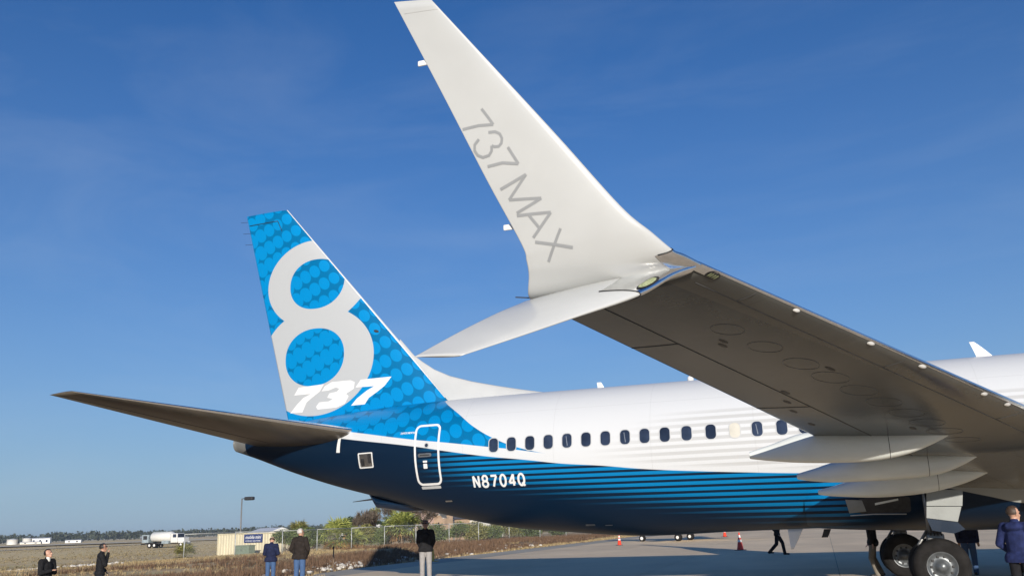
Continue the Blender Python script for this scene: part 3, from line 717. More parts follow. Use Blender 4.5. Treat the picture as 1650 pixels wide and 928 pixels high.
# ---------- flap track fairings
FT = [(8.1, [(22.60, 2.77, 2.67), (22.55, 2.79, 2.65), (22.17, 2.90, 2.595), (21.65, 3.05, 2.54), (20.81, 3.02, 2.51), (20.2, 3.0, 2.57), (19.74, 3.0, 2.71), (19.27, 2.98, 2.93)], .24),
      (5.86, [(21.90, 2.44, 2.38), (21.86, 2.47, 2.35), (21.55, 2.55, 2.30), (21.11, 2.66, 2.265), (20.08, 2.75, 2.27), (19.41, 2.72, 2.33), (19.0, 2.7, 2.46), (18.65, 2.68, 2.64)], .25),
      (4.02, [(21.55, 2.17, 2.11), (21.51, 2.19, 2.085), (21.2, 2.26, 2.04), (20.36, 2.5, 1.985), (19.43, 2.55, 2.04), (18.69, 2.5, 2.21), (18.2, 2.5, 2.42)], .25)]
for k in (1, -1):
    for Y, pr, hw_ in FT:
        V = []; Fc = []; nk = 20
        P = []
        for i in range(len(pr)-1):
            for j in range(4):
                u = j/4; p0, p1, p2, p3 = pr[max(i-1, 0)], pr[i], pr[i+1], pr[min(i+2, len(pr)-1)]
                P.append(tuple(.5*(2*p1[e]+(p2[e]-p0[e])*u+(2*p0[e]-5*p1[e]+4*p2[e]-p3[e])*u*u+(3*p1[e]-p0[e]-3*p2[e]+p3[e])*u**3) for e in range(3)))
        P.append(pr[-1]); n = len(P)
        for i, (x, zt_, zb_) in enumerate(P):
            q = (P[0][0]-x)/(P[0][0]-P[-1][0]); w = hw_*max(.34, min(1, (q/.45+.06)**.7))*(1 if q < .5 else max(.05, 1-((q-.5)/.5)**2.4)); zc = (zt_+zb_)/2; h = (zt_-zb_)/2
            for j in range(nk):
                t = 2*math.pi*j/nk; V.append((x, k*Y+w*math.copysign(abs(math.cos(t))**.75, math.cos(t)), zc+h*math.copysign(abs(math.sin(t))**.8, math.sin(t))))
        for i in range(n-1):
            for j in range(nk): Fc.append((i*nk+j, (i+1)*nk+j, (i+1)*nk+(j+1) % nk, i*nk+(j+1) % nk))
        Fc.append(tuple(range(nk))); Fc.append(tuple((n-1)*nk+j for j in reversed(range(nk))))
        o = add('flap_track_fairing', V, Fc, FAIR, AC)
        b = bmesh.new(); b.from_mesh(o.data); bmesh.ops.recalc_face_normals(b, faces=b.faces); b.to_mesh(o.data); b.free()
        if k > 0:
            i = int(n*.68); bm = bmesh.new(); tube(bm, [V[i*nk+j] for j in range(nk)]+[V[i*nk]], .005, 4); fromb('fairing_joint', bm, DARK, o)

# ---------- engines (out of frame, they still shade the ground)
for k in (1, -1):
    bm = bmesh.new(); lathe(bm, [(10.25, .86), (10.1, .93), (10.15, 1.0), (10.6, 1.12), (11.6, 1.18), (12.8, 1.1), (14.0, .93), (13.95, .88), (12.4, .8), (10.9, .86), (10.25, .86)], (0, k*4.83, 1.78), 'x', 40)
    E_ = fromb('engine_nacelle', bm, NAVYM, AC, True)
    bm = bmesh.new(); lathe(bm, [(12.4, .8), (13.5, .6), (14.7, .42), (15.3, .2), (15.6, .01)], (0, k*4.83, 1.78), 'x', 28); fromb('exhaust_core', bm, METAL, E_, True)
    bm = bmesh.new(); bbox(bm, (13.9, k*4.83, 2.72), (4.6, .3, .62), .1); fromb('pylon', bm, FAIR, E_)

# ---------- landing gear
def wheel(parent, cx, cy, side):
    bm = bmesh.new(); lathe(bm, [(-.17, .30), (-.2, .40), (-.19, .50), (-.14, .55), (-.05, .565), (.05, .565), (.14, .55), (.19, .50), (.2, .40), (.17, .30)], (cx, cy, .565), 'y', 56)
    t = fromb('wheel', bm, TYRE, parent, True)
    s = side
    bm = bmesh.new(); lathe(bm, [(s*.165, .305), (s*.17, .285), (s*.12, .26), (s*.12, .15), (s*.15, .12), (s*.19, .085), (s*.21, .05), (s*.215, .001)], (cx, cy, .565), 'y', 40); fromb('hub_cap', bm, WHEELM, t, True)
    bm = bmesh.new()
    for q in range(10):
        a = 2*math.pi*q/10; bbox(bm, (cx+.205*math.cos(a), cy+s*.125, .565+.205*math.sin(a)), (.05, .02, .05), .012)
    fromb('hub_bolts', bm, DARK, t)
for k, gxx in ((1, 19.3), (-1, 19.58)):
    bm = bmesh.new(); tube(bm, [(gxx, k*2.86, 2.4), (gxx, k*2.86, 1.2)], .14, 16); tube(bm, [(gxx, k*2.86, 1.25), (gxx, k*2.86, .56)], .085, 14); tube(bm, [(gxx, k*2.86-.5, .565), (gxx, k*2.86+.5, .565)], .075, 12)
    bbox(bm, (gxx, k*2.86, 1.12), (.34, .36, .2), .05)
    g = fromb('main_landing_gear', bm, HYD, AC, True)
    wheel(g, gxx, k*(2.86+.43), k); wheel(g, gxx, k*(2.86-.43), -k)
    bm = bmesh.new(); tube(bm, [(gxx-.05, k*2.86, 1.35), (gxx-.1, k*1.7, 1.75)], .06, 10); tube(bm, [(gxx+.16, k*2.86, .75), (gxx+.34, k*2.86, 1.0), (gxx+.14, k*2.86, 1.28)], .035, 8); fromb('drag_brace', bm, HYD, g, True)
    bm = bmesh.new()
    for q in range(4): tube(bm, [(gxx-.12+.07*q, k*(2.86+.16), 2.2), (gxx-.10+.06*q, k*(2.86+.2), 1.5), (gxx-.13+.08*q, k*(2.86+.12), .7)], .014, 6)
    fromb('brake_hose', bm, BLACK, g, True)
    def panel(name, pts, y, m, th=.035):
        n = len(pts); V = [(x+gxx-19.3, k*y, z) for x, z in pts]+[(x+gxx-19.3, k*(y-th), z) for x, z in pts]
        Fc = [tuple(range(n)), tuple(range(2*n-1, n-1, -1))]+[(i, n+i, n+(i+1) % n, (i+1) % n) for i in range(n)]
        o = add(name, V, Fc, m, g, smooth=False); b = bmesh.new(); b.from_mesh(o.data); bmesh.ops.recalc_face_normals(b, faces=b.faces); b.to_mesh(o.data); b.free(); return o
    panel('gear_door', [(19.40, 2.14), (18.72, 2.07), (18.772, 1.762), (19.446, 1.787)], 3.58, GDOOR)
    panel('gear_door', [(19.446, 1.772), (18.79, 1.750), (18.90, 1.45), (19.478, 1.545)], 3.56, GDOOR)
    panel('gear_door', [(19.478, 1.535), (18.90, 1.44), (18.78, 1.30), (19.0, 1.22), (19.40, 1.29)], 3.54, NAVYM)
# nose gear
bm = bmesh.new(); tube(bm, [(4.09, 0, 1.5), (4.09, 0, .35)], .07, 12); ng = fromb('nose_landing_gear', bm, HYD, AC, True)
for s in (-1, 1):
    bm = bmesh.new(); lathe(bm, [(-.09, .18), (-.1, .3), (0, .34), (.1, .3), (.09, .18), (.06, .001)], (4.09, s*.2, .34), 'y', 30); fromb('wheel', bm, TYRE, ng, True)
# wheel bay behind the gear, its inner shade painted as a dark patch
def fz(x, z, off):
    q = (x-11.6)/(21.9-11.6); k = min(1, math.sin(math.pi*q)**.55*1.05); w = 1.42+.62*k; h = .86+.20*k
    s = max(-1, min(1, (z-2.27)/h)); s = math.copysign(abs(s)**(1/.85), s); c = math.sqrt(max(0, 1-s*s)); return Vector((x, w*c**.8+off, z))
decal([rrect(20.15, 1.84, 1.1, .34, .06)], lambda a, b, q: fz(a, b, .006), DARK, WBF, 'wheel_bay_dark_patch', .1)
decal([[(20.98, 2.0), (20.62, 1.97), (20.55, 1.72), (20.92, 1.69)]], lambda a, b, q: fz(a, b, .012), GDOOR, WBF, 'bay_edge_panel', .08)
decal([[(20.35, 1.90), (19.85, 1.98), (19.85, 1.94), (20.35, 1.85)]], lambda a, b, q: fz(a, b, .012), FAIR, WBF, 'bay_strut', .08)
bm = bmesh.new(); tube(bm, [fz(20.9-.1*i, 1.655-.006*abs(i-5)*.5, .012) for i in range(13)], .012, 6); fromb('bay_sill', bm, RIM, WBF, True)

# ================================================================== SURROUNDINGS
def gz(x, y): return ground_z(x, y) if x > edge_x(y) else 0.0
def leafmesh(clumps, n, size, flat=.6):
    """many small leaf faces spread through the volume of several clumps"""
    V = []; Fc = []; tot = sum(c[1][0]*c[1][1]*c[1][2] for c in clumps)
    for (c, r) in clumps:
        k = max(6, int(n*r[0]*r[1]*r[2]/tot))
        for _ in range(k):
            d = Vector((random.gauss(0, 1), random.gauss(0, 1), random.gauss(0, 1))).normalized()*random.random()**.45
            p = Vector(c)+Vector((d.x*r[0], d.y*r[1], d.z*r[2])); s = size*random.uniform(.6, 1.4)
            a = Vector((random.uniform(-1, 1), random.uniform(-1, 1), random.uniform(-.7, .9))).normalized(); b = a.cross(Vector((random.uniform(-1, 1), random.uniform(-1, 1), random.uniform(-1, 1)))).normalized()
            i = len(V); V += [p-a*s, p+b*s*flat*.6, p+a*s, p-b*s*flat*.6]; Fc.append((i, i+1, i+2, i+3))
    return V, Fc
def leafmat(name, c1, c2, trans=.25):
    m, nt, b = newmat(name); b.inputs['Roughness'].default_value = .6; b.inputs['Specular IOR Level'].default_value = .3
    g = nt.nodes.new('ShaderNodeNewGeometry'); n = ntex(nt, .8, 3); r = X(nt, g.outputs['Random Per Island'])
    nt.links.new(mixc(nt, ((n-.5)*1.2+r).clamp(), c1, c2), b.inputs['Base Color'])
    return m
GREEN = leafmat('shrub_leaves', (.04, .065, .02), (.17, .21, .065)); OLIVE = leafmat('olive_leaves', (.08, .085, .025), (.30, .28, .09)); DARKG = leafmat('pine_foliage', (.018, .032, .02), (.05, .075, .035))
PALMG = leafmat('palmetto_fans', (.09, .12, .025), (.40, .42, .12)); PALMB = leafmat('dead_palm_fans', (.22, .11, .035), (.42, .25, .09)); TWIG = leafmat('bare_twigs', (.085, .066, .05), (.20, .16, .12))
BARK = mat('bark', (.16, .115, .08), .9, var=.35, scale=8, bmp=.5); RUST = leafmat('russet_brush', (.06, .036, .022), (.20, .12, .07)); STRAW = leafmat('straw_grass', (.20, .14, .07), (.46, .35, .18))
def bush(name, label, x, y, w, h, m, n=900, size=.09, group='shrubs behind the wire fence', stem=True):
    z = gz(x, y); o = thing(name, label, 'shrub', (x, y, z), 0, group)
    cl = []
    for _ in range(7):
        a = random.uniform(0, 6.28); q = random.uniform(.1, .55); hh = random.uniform(.25, .72)
        cl.append(((math.cos(a)*w*q, math.sin(a)*w*q, h*hh), (w*random.uniform(.25, .42), w*random.uniform(.25, .42), h*random.uniform(.2, .32))))
    V, Fc = leafmesh(cl, n, size); add('foliage', V, Fc, m, o, smooth=False)
    bm = bmesh.new()
    for _ in range(5):
        a = random.uniform(0, 6.28); tube(bm, [(0, 0, -.1), (math.cos(a)*w*.2, math.sin(a)*w*.2, h*.35), (math.cos(a)*w*.4, math.sin(a)*w*.4, h*.7)], [.035, .022, .008], 5)
    fromb('stem', bm, BARK, o)
    return o
def fan_mesh(n, r, droop, m_lean=.2, up=(.1, 1.25)):
    V = []; Fc = []
    for _ in range(n):
        az = random.uniform(0, 6.283); el = random.uniform(*up); L_ = r*random.uniform(.7, 1.1)
        d = Vector((math.cos(az)*math.cos(el), math.sin(az)*math.cos(el), math.sin(el))); base = d*L_*.5
        side = d.cross(Vector((0, 0, 1))); side = side.normalized() if side.length > .05 else Vector((1, 0, 0)); nrm = side.cross(d)
        i = len(V); V += [side*.012, -side*.012, base-side*.01, base+side*.01]; Fc.append((i, i+1, i+2, i+3))
        for k in range(11):
            a = rad(-85+17*k+random.uniform(-4, 4)); dirn = (d*math.cos(a)+side*math.sin(a)+nrm*random.uniform(-.15, .1)).normalized()
            tip = base+dirn*L_*.55*random.uniform(.8, 1.1)+Vector((0, 0, -droop*L_*random.uniform(.1, .35))); mid = base+dirn*L_*.28
            wv = dirn.cross(nrm).normalized()*L_*.028; i = len(V)
            V += [base, mid+wv, tip, mid-wv]; Fc.append((i, i+1, i+2, i+3))
    return V, Fc
def palm(name, label, x, y, trunk, r, n, m=None, dead=0, group=None):
    z = gz(x, y); o = thing(name, label, 'palm', (x, y, z), 0, group)
    bm = bmesh.new(); tube(bm, [(0, 0, -.2), (.03, .02, trunk*.5), (0, .04, trunk)], [.2, .17, .15], 9); fromb('trunk', bm, BARK, o, True)
    V, Fc = fan_mesh(n, r, .5, up=(-.25, 1.4)); c = add('crown', V, Fc, m or PALMG, o, smooth=False); c.location = (0, .04, trunk)
    if dead:
        V, Fc = fan_mesh(dead, r*.8, .9, up=(-.9, -.1)); c = add('dead_fronds', V, Fc, PALMB, o, smooth=False); c.location = (0, .04, max(.25, trunk))
    return o
# --- fence
FP = [(68.6, -35.5), (66.6, -39.2), (64.6, -42.9), (63.2, -46.1), (62.1, -50.2), (60.4, -53.4), (58.4, -56.0), (56.2, -58.9), (54.5, -62.5), (52.9, -67.3), (51.0, -72.1), (49.4, -77.0), (47.8, -82.0)]
GALV = mat('galvanised_steel', (.42, .43, .42), .45, .3, var=.15, scale=6)
fo = thing('chain_link_fence', 'grey chain-link fence with round posts and top rail in front of the shrubs', 'fence', (FP[0][0], FP[0][1], 0))
def addw(bm, name, m, par, smooth=True):
    o = fromb(name, bm, m, par, smooth); o.matrix_parent_inverse = Matrix.Translation(-Vector(par.location)); return o
FH = 1.88
fence_pts = [Vector((x, y, gz(x, y))) for x, y in FP]
for p in fence_pts:
    bm = bmesh.new(); tube(bm, [p-Vector((0, 0, .2)), p+Vector((0, 0, FH+.05))], .035, 8); addw(bm, 'post', GALV, fo)
bmw = bmesh.new()
for a, b in zip(fence_pts, fence_pts[1:]):
    bm = bmesh.new(); tube(bm, [a+Vector((0, 0, FH)), b+Vector((0, 0, FH))], .025, 6); addw(bm, 'top_rail', GALV, fo)
    L_ = (b-a).length; n = int(L_/.14)
    for k in range(-13, n):
        for sgn in (0, 1):
            u0, u1 = k*.14, k*.14+FH*.97
            t0, t1 = max(0, u0), min(L_, u1)
            if t1 <= t0: continue
            z0 = (t0-u0)+.03; z1 = (t1-u0)+.03
            if sgn: z0, z1 = FH-z0+.02, FH-z1+.02
            q0 = a.lerp(b, t0/L_)+Vector((0, 0, z0)); q1 = a.lerp(b, t1/L_)+Vector((0, 0, z1)); tube(bmw, [q0, q1], .0022, 3, cap=False)
ow = addw(bmw, 'wire_mesh', GALV, fo, False); ow['kind'] = 'stuff'
# --- shrubs and palms behind the fence
sh_spots = [(72.9, -56.6, 2.6, 2.1, GREEN), (70.5, -57.5, 2.4, 1.9, GREEN), (67.3, -62.2, 2.3, 2.0, OLIVE), (65.7, -63.4, 2.4, 2.1, GREEN), (64.6, -65.6, 2.4, 1.8, GREEN), (61.0, -62.8, 1.9, 1.5, OLIVE), (60.2, -64.8, 2.4, 1.8, GREEN), (58.3, -66.4, 2.4, 1.75, GREEN), (57.0, -68.2, 2.4, 1.7, OLIVE), (55.7, -69.8, 2.4, 1.7, GREEN), (54.9, -72.1, 2.5, 1.8, OLIVE), (53.7, -74.8, 2.6, 1.9, GREEN), (52.8, -77.6, 2.6, 1.8, OLIVE), (51.3, -82, 3.0, 1.9, GREEN)]
sl = ['dark bushy shrub behind the fence right of the cream container', 'dark shrub growing against the cream container end', 'olive shrub right of the big palmetto clump', 'dense green shrub below the bare brown tree', 'low green shrub left of the light green palm', 'olive shrub at the foot of the light green palm', 'green shrub behind the man in pale trousers', 'green shrub in front of the brick tower', 'olive shrub below the dark roofed house', 'green shrub below the pale house wall', 'olive shrub under the white sided house', 'green shrub near the right end of the fence', 'olive shrub beyond the last visible fence post', 'rightmost green shrub under the airliner belly']
for (x, y, w, h, m), lb in zip(sh_spots, sl): bush('shrub', lb, x, y, w*1.15, h*1.25, m, 4800, .105)
palm('palmetto', 'wide palmetto clump with tan dead fans low at the fence', 65.6, -54.0, .9, 2.4, 80, None, 40)
palm('palmetto', 'smaller palmetto clump with orange dead leaves beside the wide one', 64.4, -55.4, .55, 1.6, 36, PALMG, 36)
palm('palm_tree', 'light green fan palm on a short trunk below the tail', 61.5, -59.5, 1.7, 2.5, 80, None, 10)
palm('palm_tree', 'dark palm top rising behind the grey haired man', 74.0, -60.7, 1.9, 1.6, 50, OLIVE, 6)
palm('palmetto', 'small green palmetto bush standing alone right of the tanker truck', 80.1, -50.3, .35, 1.45, 40, OLIVE)
# bare tree
def bare_tree(name, label, x, y, h, spread):
    z = gz(x, y); o = thing(name, label, 'tree', (x, y, z)); bm = bmesh.new(); tw = []
    def grow(p, d, L_, r, lv):
        q = p+d*L_; tube(bm, [p, p.lerp(q, .5)+Vector((random.uniform(-.05, .05), random.uniform(-.05, .05), 0))*L_, q], [r, r*.82, r*.65], 5, cap=False)
        if lv == 0: tw.append(q); return
        for _ in range(3 if lv > 1 else 4):
            a = Vector((random.gauss(0, 1), random.gauss(0, 1), random.uniform(-.2, .7))).normalized(); grow(p.lerp(q, random.uniform(.6, 1)), (d*.75+a*spread).normalized(), L_*random.uniform(.6, .82), r*.58, lv-1)
    grow(Vector((0, 0, -.2)), Vector((0, 0, 1)), h*.36, .14, 4); fromb('trunk', bm, BARK, o)
    V = []; Fc = []
    for q in tw:
        for _ in range(26):
            d = Vector((random.gauss(0, 1), random.gauss(0, 1), random.gauss(.3, 1))).normalized(); s = random.uniform(.2, .7); e = d.cross(Vector((0, 0, 1))).normalized()*.03; i = len(V)
            V += [q-e, q+e, q+d*s]; Fc.append((i, i+1, i+2))
    add('crown', V, Fc, TWIG, o, smooth=False)
bare_tree('bare_tree', 'tall bare brown tree behind the fence under the tail', 70.6, -76.5, 6.4, .85)
bare_tree('bare_tree', 'bare brown tree filling the gap right of the tallest one', 67.9, -77.5, 6.2, .85)
bare_tree('bare_tree', 'thin bare tree at the left edge of the brown thicket', 75.2, -81.5, 6.0, .8)
bare_tree('bare_tree', 'leftmost bare brown tree beside the bushy green one', 73.8, -76.5, 5.4, .8)
bare_tree('bare_tree', 'smaller bare brown tree between the palm and the brick tower', 65.6, -74.5, 5.6, .8)
# evergreens
def tree(name, label, x, y, h, w, m, n=1500, size=.28, group=None):
    z = gz(x, y); o = thing(name, label, 'tree', (x, y, z), 0, group)
    bm = bmesh.new(); tube(bm, [(0, 0, -.3), (0, 0, h*.5), (.1, 0, h*.9)], [h*.025, h*.018, h*.006], 7); fromb('trunk', bm, BARK, o)
    cl = []
    for _ in range(11):
        a = random.uniform(0, 6.28); q = random.uniform(0, .5)*w; zz = random.uniform(.32, .88)*h; cl.append(((math.cos(a)*q, math.sin(a)*q, zz), (w*random.uniform(.2, .34), w*random.uniform(.2, .34), h*random.uniform(.08, .14))))
    V, Fc = leafmesh(cl, n, size); add('crown', V, Fc, m, o, smooth=False)
tree('pine_tree', 'taller dark pine beyond the fence left of the bare tree', 126.4, -168.0, 5.6, 4.2, DARKG); tree('pine_tree', 'lower dark pine right beside the taller one', 120.5, -172.5, 4.6, 4.4, DARKG)
tree('olive_tree', 'bushy green tree left of the bare brown tree', 77.5, -83.5, 5.2, 2.6, OLIVE, 2600, .15)
# far wood along the horizon
rw = random.Random(5); V = []; Fc = []
for i in range(900):
    ang = rad(-58+i*92/900+rw.uniform(-.1, .1)); D = rw.uniform(880, 1080)
    bx, by = 21.5+math.sin(-ang+rad(90)-rad(90))*0, 0
    az = rad(-10)+i*rad(66)/900; bx = 21.5+D*math.sin(az); by = 24.5-D*math.cos(az)
    h = rw.uniform(6.0, 9.5)*(1+.22*noise.noise(Vector((i*.02, 0, 0)))); w = rw.uniform(3, 6)
    for _ in range(46):
        d = Vector((rw.gauss(0, 1), rw.gauss(0, 1), rw.gauss(0, 1))).normalized()*rw.random()**.4; p = Vector((bx+d.x*w, by+d.y*w, h*.55+d.z*h*.45)); s = rw.uniform(.7, 1.5)
        a = Vector((rw.uniform(-1, 1), rw.uniform(-1, 1), rw.uniform(-1, 1))).normalized()*s; b = a.cross(Vector((rw.uniform(-1, 1), rw.uniform(-1, 1), rw.uniform(-1, 1)))).normalized()*s*.8; k = len(V)
        V += [p-a, p+b, p+a, p-b]; Fc.append((k, k+1, k+2, k+3))
o = add('distant_woodland', V, Fc, leafmat('distant_woodland_leaves', (.02, .03, .022), (.06, .072, .045)), smooth=False); tag(o, 'low dark band of woodland along the horizon', 'woodland', kind='stuff')
# grass, brush and rubble on the verge
def blades(name, label, cat, n, xr, yr, h, m, dens, lean=.35, w=.02, nb=6):
    V = []; Fc = []; c = 0; tries = 0
    while c < n and tries < n*12:
        tries += 1; x = random.uniform(*xr); y = random.uniform(*yr); dn = dens(x, y)
        if random.random() > dn: continue
        c += 1; z = gz(x, y)-.03
        for _ in range(nb):
            a = random.uniform(0, 6.283); hh = h*random.uniform(.4, 1.15); bx = x+random.uniform(-.12, .12); by = y+random.uniform(-.12, .12); ww = w*random.uniform(.7, 1.5); l = lean*hh*random.uniform(.2, 1.3); i = len(V)
            b = random.uniform(0, 6.283)
            V += [(bx-math.cos(a)*ww, by-math.sin(a)*ww, z), (bx+math.cos(a)*ww, by+math.sin(a)*ww, z), (bx+math.cos(b)*l, by+math.sin(b)*l, z+hh)]; Fc.append((i, i+1, i+2))
    o = add(name, V, Fc, m, smooth=False); return tag(o, label, cat, kind='stuff')
nz = lambda x, y, s, o=0: noise.noise(Vector((x*s, y*s, o)))
blades('dry_grass', 'short straw coloured winter grass on the verge beside the apron', 'grass', 15000, (39.9, 84), (-90, 16), .17, STRAW, lambda x, y: 0 if x < edge_x(y)+.1 else max(.06, min(1, .5+1.2*nz(x, y*.4, .25, 3)+(.6 if x < edge_x(y)+2 else 0)-(.5 if 45 < x < 52 else 0))), w=.015, nb=9)
blades('brown_brush', 'russet brown brush filling the ditch between apron and fence', 'brush', 14000, (41, 60), (-86, 14), .36, RUST, lambda x, y: 0 if x < edge_x(y)+1.6 else max(0, min(1, .25+1.5*nz(x, y*.4, .22, 9)+.35*sstep(45, 47, x)*(1-sstep(52, 56, x)))), w=.016, nb=7)
blades('meadow_tufts', 'tan and greenish tufts of the airfield meadow beyond the ditch', 'grass', 11000, (56, 330), (-330, 30), .16, leafmat('meadow_tuft_blades', (.13, .10, .05), (.27, .22, .125)), lambda x, y: (0 if (x-21.5)*1.75 < (24.5-y) or (24.5-y) < (x-21.5)*.72 else max(.05, min(1, .55+1.3*nz(x, y, .03, 5))*min(1, 120/math.hypot(x-21, y-24)))), w=.07, nb=5)
bm = bmesh.new()
def rocks(cx, cy, rx_, ry_, n, s0, s1):
    for _ in range(n):
        x = cx+random.gauss(0, rx_); y = cy+random.gauss(0, ry_)
        if x < edge_x(y)+.6: continue
        s = random.uniform(s0, s1); r = bmesh.ops.create_icosphere(bm, subdivisions=1, radius=s, matrix=Matrix.Translation((x, y, gz(x, y)+s*.35)) @ Matrix.Diagonal((1.3, 1.1, .75, 1)))
        for v in r['verts']: v.co += Vector((random.uniform(-1, 1), random.uniform(-1, 1), random.uniform(-1, 1)))*s*.25
rocks(48.0, -24.5, 1.2, 3.6, 90, .06, .17); rocks(50.5, 2.0, 1.0, 3.0, 110, .05, .14); rocks(46, -40, 1.2, 6, 40, .06, .15); rocks(45.5, -8.5, .8, 1.6, 14, .08, .2); rocks(52.5, 9, 1.2, 3, 60, .05, .14)
for q in range(9): rocks(72.0+.95*q, -29.6-.15*q+random.uniform(-.6, .6), .9, 1.1, 34, .05, .17)
o = fromb('rubble', bm, mat('pale_rubble', (.5, .47, .42), .9, var=.3, scale=3)); tag(o, 'broken pale rubble strewn through the brown brush', 'rubble', kind='stuff')

# --- storage container with sign
CREAM = mat('cream_container_paint', (.52, .47, .33), .55, var=.1, scale=1.5, stretch=(1, 1, .3))
def boxmat(name, c, **k): return mat(name, c, k.pop('r', .5), **k)
cA, cB = Vector((86.6, -64.2)), Vector((77.2, -62.4)); cx_ = (cB-cA); CL = cx_.length; cang = math.atan2(cx_.y, cx_.x); cz0 = -.62; chh = 2.42
ct = thing('storage_container', 'cream corrugated storage container with a blue sign on its long side', 'container', (cA.x, cA.y, cz0), cang)
# corrugated walls: local x along the container, local y into depth away from the camera
sgn = 1 if Vector((-math.sin(cang), math.cos(cang))).dot(Vector((21.5, 24.5))-cA) < 0 else -1
def corr(x0, y0, x1, y1, z0, z1, amp, per):
    V = []; d = Vector((x1-x0, y1-y0)); L_ = d.length; d.normalize(); n = Vector((-d.y, d.x)); prof = []; u = 0
    while u < L_-per*.5:
        prof += [(u, 0), (u+per*.35, 0), (u+per*.5, amp), (u+per*.85, amp)]; u += per
    prof.append((L_, 0))
    for a, o_ in prof:
        p = Vector((x0, y0))+d*a+n*o_; V += [(p.x, p.y, z0), (p.x, p.y, z1)]
    return V, [(2*i, 2*i+2, 2*i+3, 2*i+1) for i in range(len(prof)-1)]
V, Fc = corr(0, 0, CL, 0, .12, chh-.12, .06*sgn, .42); add('side_wall', V, Fc, CREAM, ct, smooth=False)
V, Fc = corr(0, 2.44*sgn, CL, 2.44*sgn, .12, chh-.12, -.04*sgn, .28); add('side_wall', V, Fc, CREAM, ct, smooth=False)
for xx in (0, CL): V, Fc = corr(xx, 0, xx, 2.44*sgn, .12, chh-.12, .03, .3); add('end_wall', V, Fc, CREAM, ct, smooth=False)
bm = bmesh.new()
for zz in (.06, chh-.06):
    for yy in (0, 2.44*sgn): bbox(bm, (CL/2, yy, zz), (CL+.1, .1, .12), .01)
    for xx in (0, CL): bbox(bm, (xx, 1.22*sgn, zz), (.1, 2.34, .118), .01)
fromb('frame_rails', bm, CREAM, ct)
for xx in (0, CL):
    for yy in (0, 2.44*sgn):
        bm = bmesh.new(); bbox(bm, (xx, yy, chh/2), (.13, .13, chh), .012); fromb('corner_post', bm, CREAM, ct)
bm = bmesh.new(); bbox(bm, (CL/2, 1.22*sgn, chh-.03), (CL, 2.4, .04)); fromb('roof', bm, CREAM, ct)
SIGNB = mat('navy_sign_face', (.012, .03, .14), .4, var=.08)
bm = bmesh.new(); bbox(bm, (5.5, -.10*sgn, 1.83), (2.75, .05, .88), .01); sg = fromb('sign_board', bm, SIGNB, ct)
def text_obj(txt, size, name, m, parent, loc, rz, shear=0, width=None):
    c = bpy.data.curves.new(name, 'FONT'); c.body = txt; c.size = size; c.align_x = 'CENTER'; c.align_y = 'CENTER'; c.shear = shear; c.offset = .012*size; c.extrude = .004
    t = bpy.data.objects.new(name, c); COL.objects.link(t); dg = bpy.context.evaluated_depsgraph_get(); me = bpy.data.meshes.new_from_object(t.evaluated_get(dg)); COL.objects.unlink(t); bpy.data.objects.remove(t)
    if width:
        xs_ = [v.co.x for v in me.vertices]; k = width/(max(xs_)-min(xs_))
        for v in me.vertices: v.co.x *= k
    me.materials.clear(); o = link(name, me, m, parent, False); o.location = loc; o.rotation_euler = (rad(90), 0, rz); return o
# local +x of the board must read left to right from the camera side
rzt = 0 if sgn > 0 else math.pi
text_obj('mobile mini', .5, 'sign_lettering', WTXT, sg, (5.5, -.132*sgn, 1.95), rzt, .25, 2.35)
text_obj('STORAGE  SOLUTIONS', .17, 'sign_small_print', WTXT, sg, (5.5, -.132*sgn, 1.56), rzt, 0, 2.2)
ub = thing('utility_cabinet', 'low grey-green utility cabinet in front of the cream container', 'cabinet', (80.4, -60.4, -.55), cang)
GRG = mat('grey_green_paint', (.16, .2, .15), .5, var=.12)
bm = bmesh.new(); bbox(bm, (0, 0, .55), (2.1, .9, 1.0), .04); fromb('casing', bm, GRG, ub)
bm = bmesh.new(); bbox(bm, (0, 0, 1.07), (2.2, 1.0, .06), .015); fromb('lid', bm, GRG, ub)
for s in (-1, 1):
    bm = bmesh.new(); bbox(bm, (s*.5, -.46*sgn, .55), (.9, .03, .85), .01); d_ = fromb('door', bm, GRG, ub)
    bm = bmesh.new(); bbox(bm, (s*.12, -.49*sgn, .6), (.04, .04, .16), .008); fromb('handle', bm, METAL, d_)
# --- lamp post
lpz = gz(93.3, -77.9); lo = thing('lamp_post', 'tall thin lamp post with a dark box head behind the container', 'lamp post', (93.3, -77.9, lpz))
bm = bmesh.new(); tube(bm, [(0, 0, 0), (0, 0, 6.75)], [.11, .08], 10); fromb('pole', bm, mat('dull_steel_pole', (.15, .15, .15), .5), lo, True)
bm = bmesh.new(); tube(bm, [(0, 0, 6.7), (-.35, -.1, 6.74)], .04, 8); fromb('arm', bm, DARK, lo, True)
bm = bmesh.new(); bbox(bm, (-.95, -.28, 6.72), (1.3, .6, .45), .14); fromb('lamp_head', bm, DARK, lo)
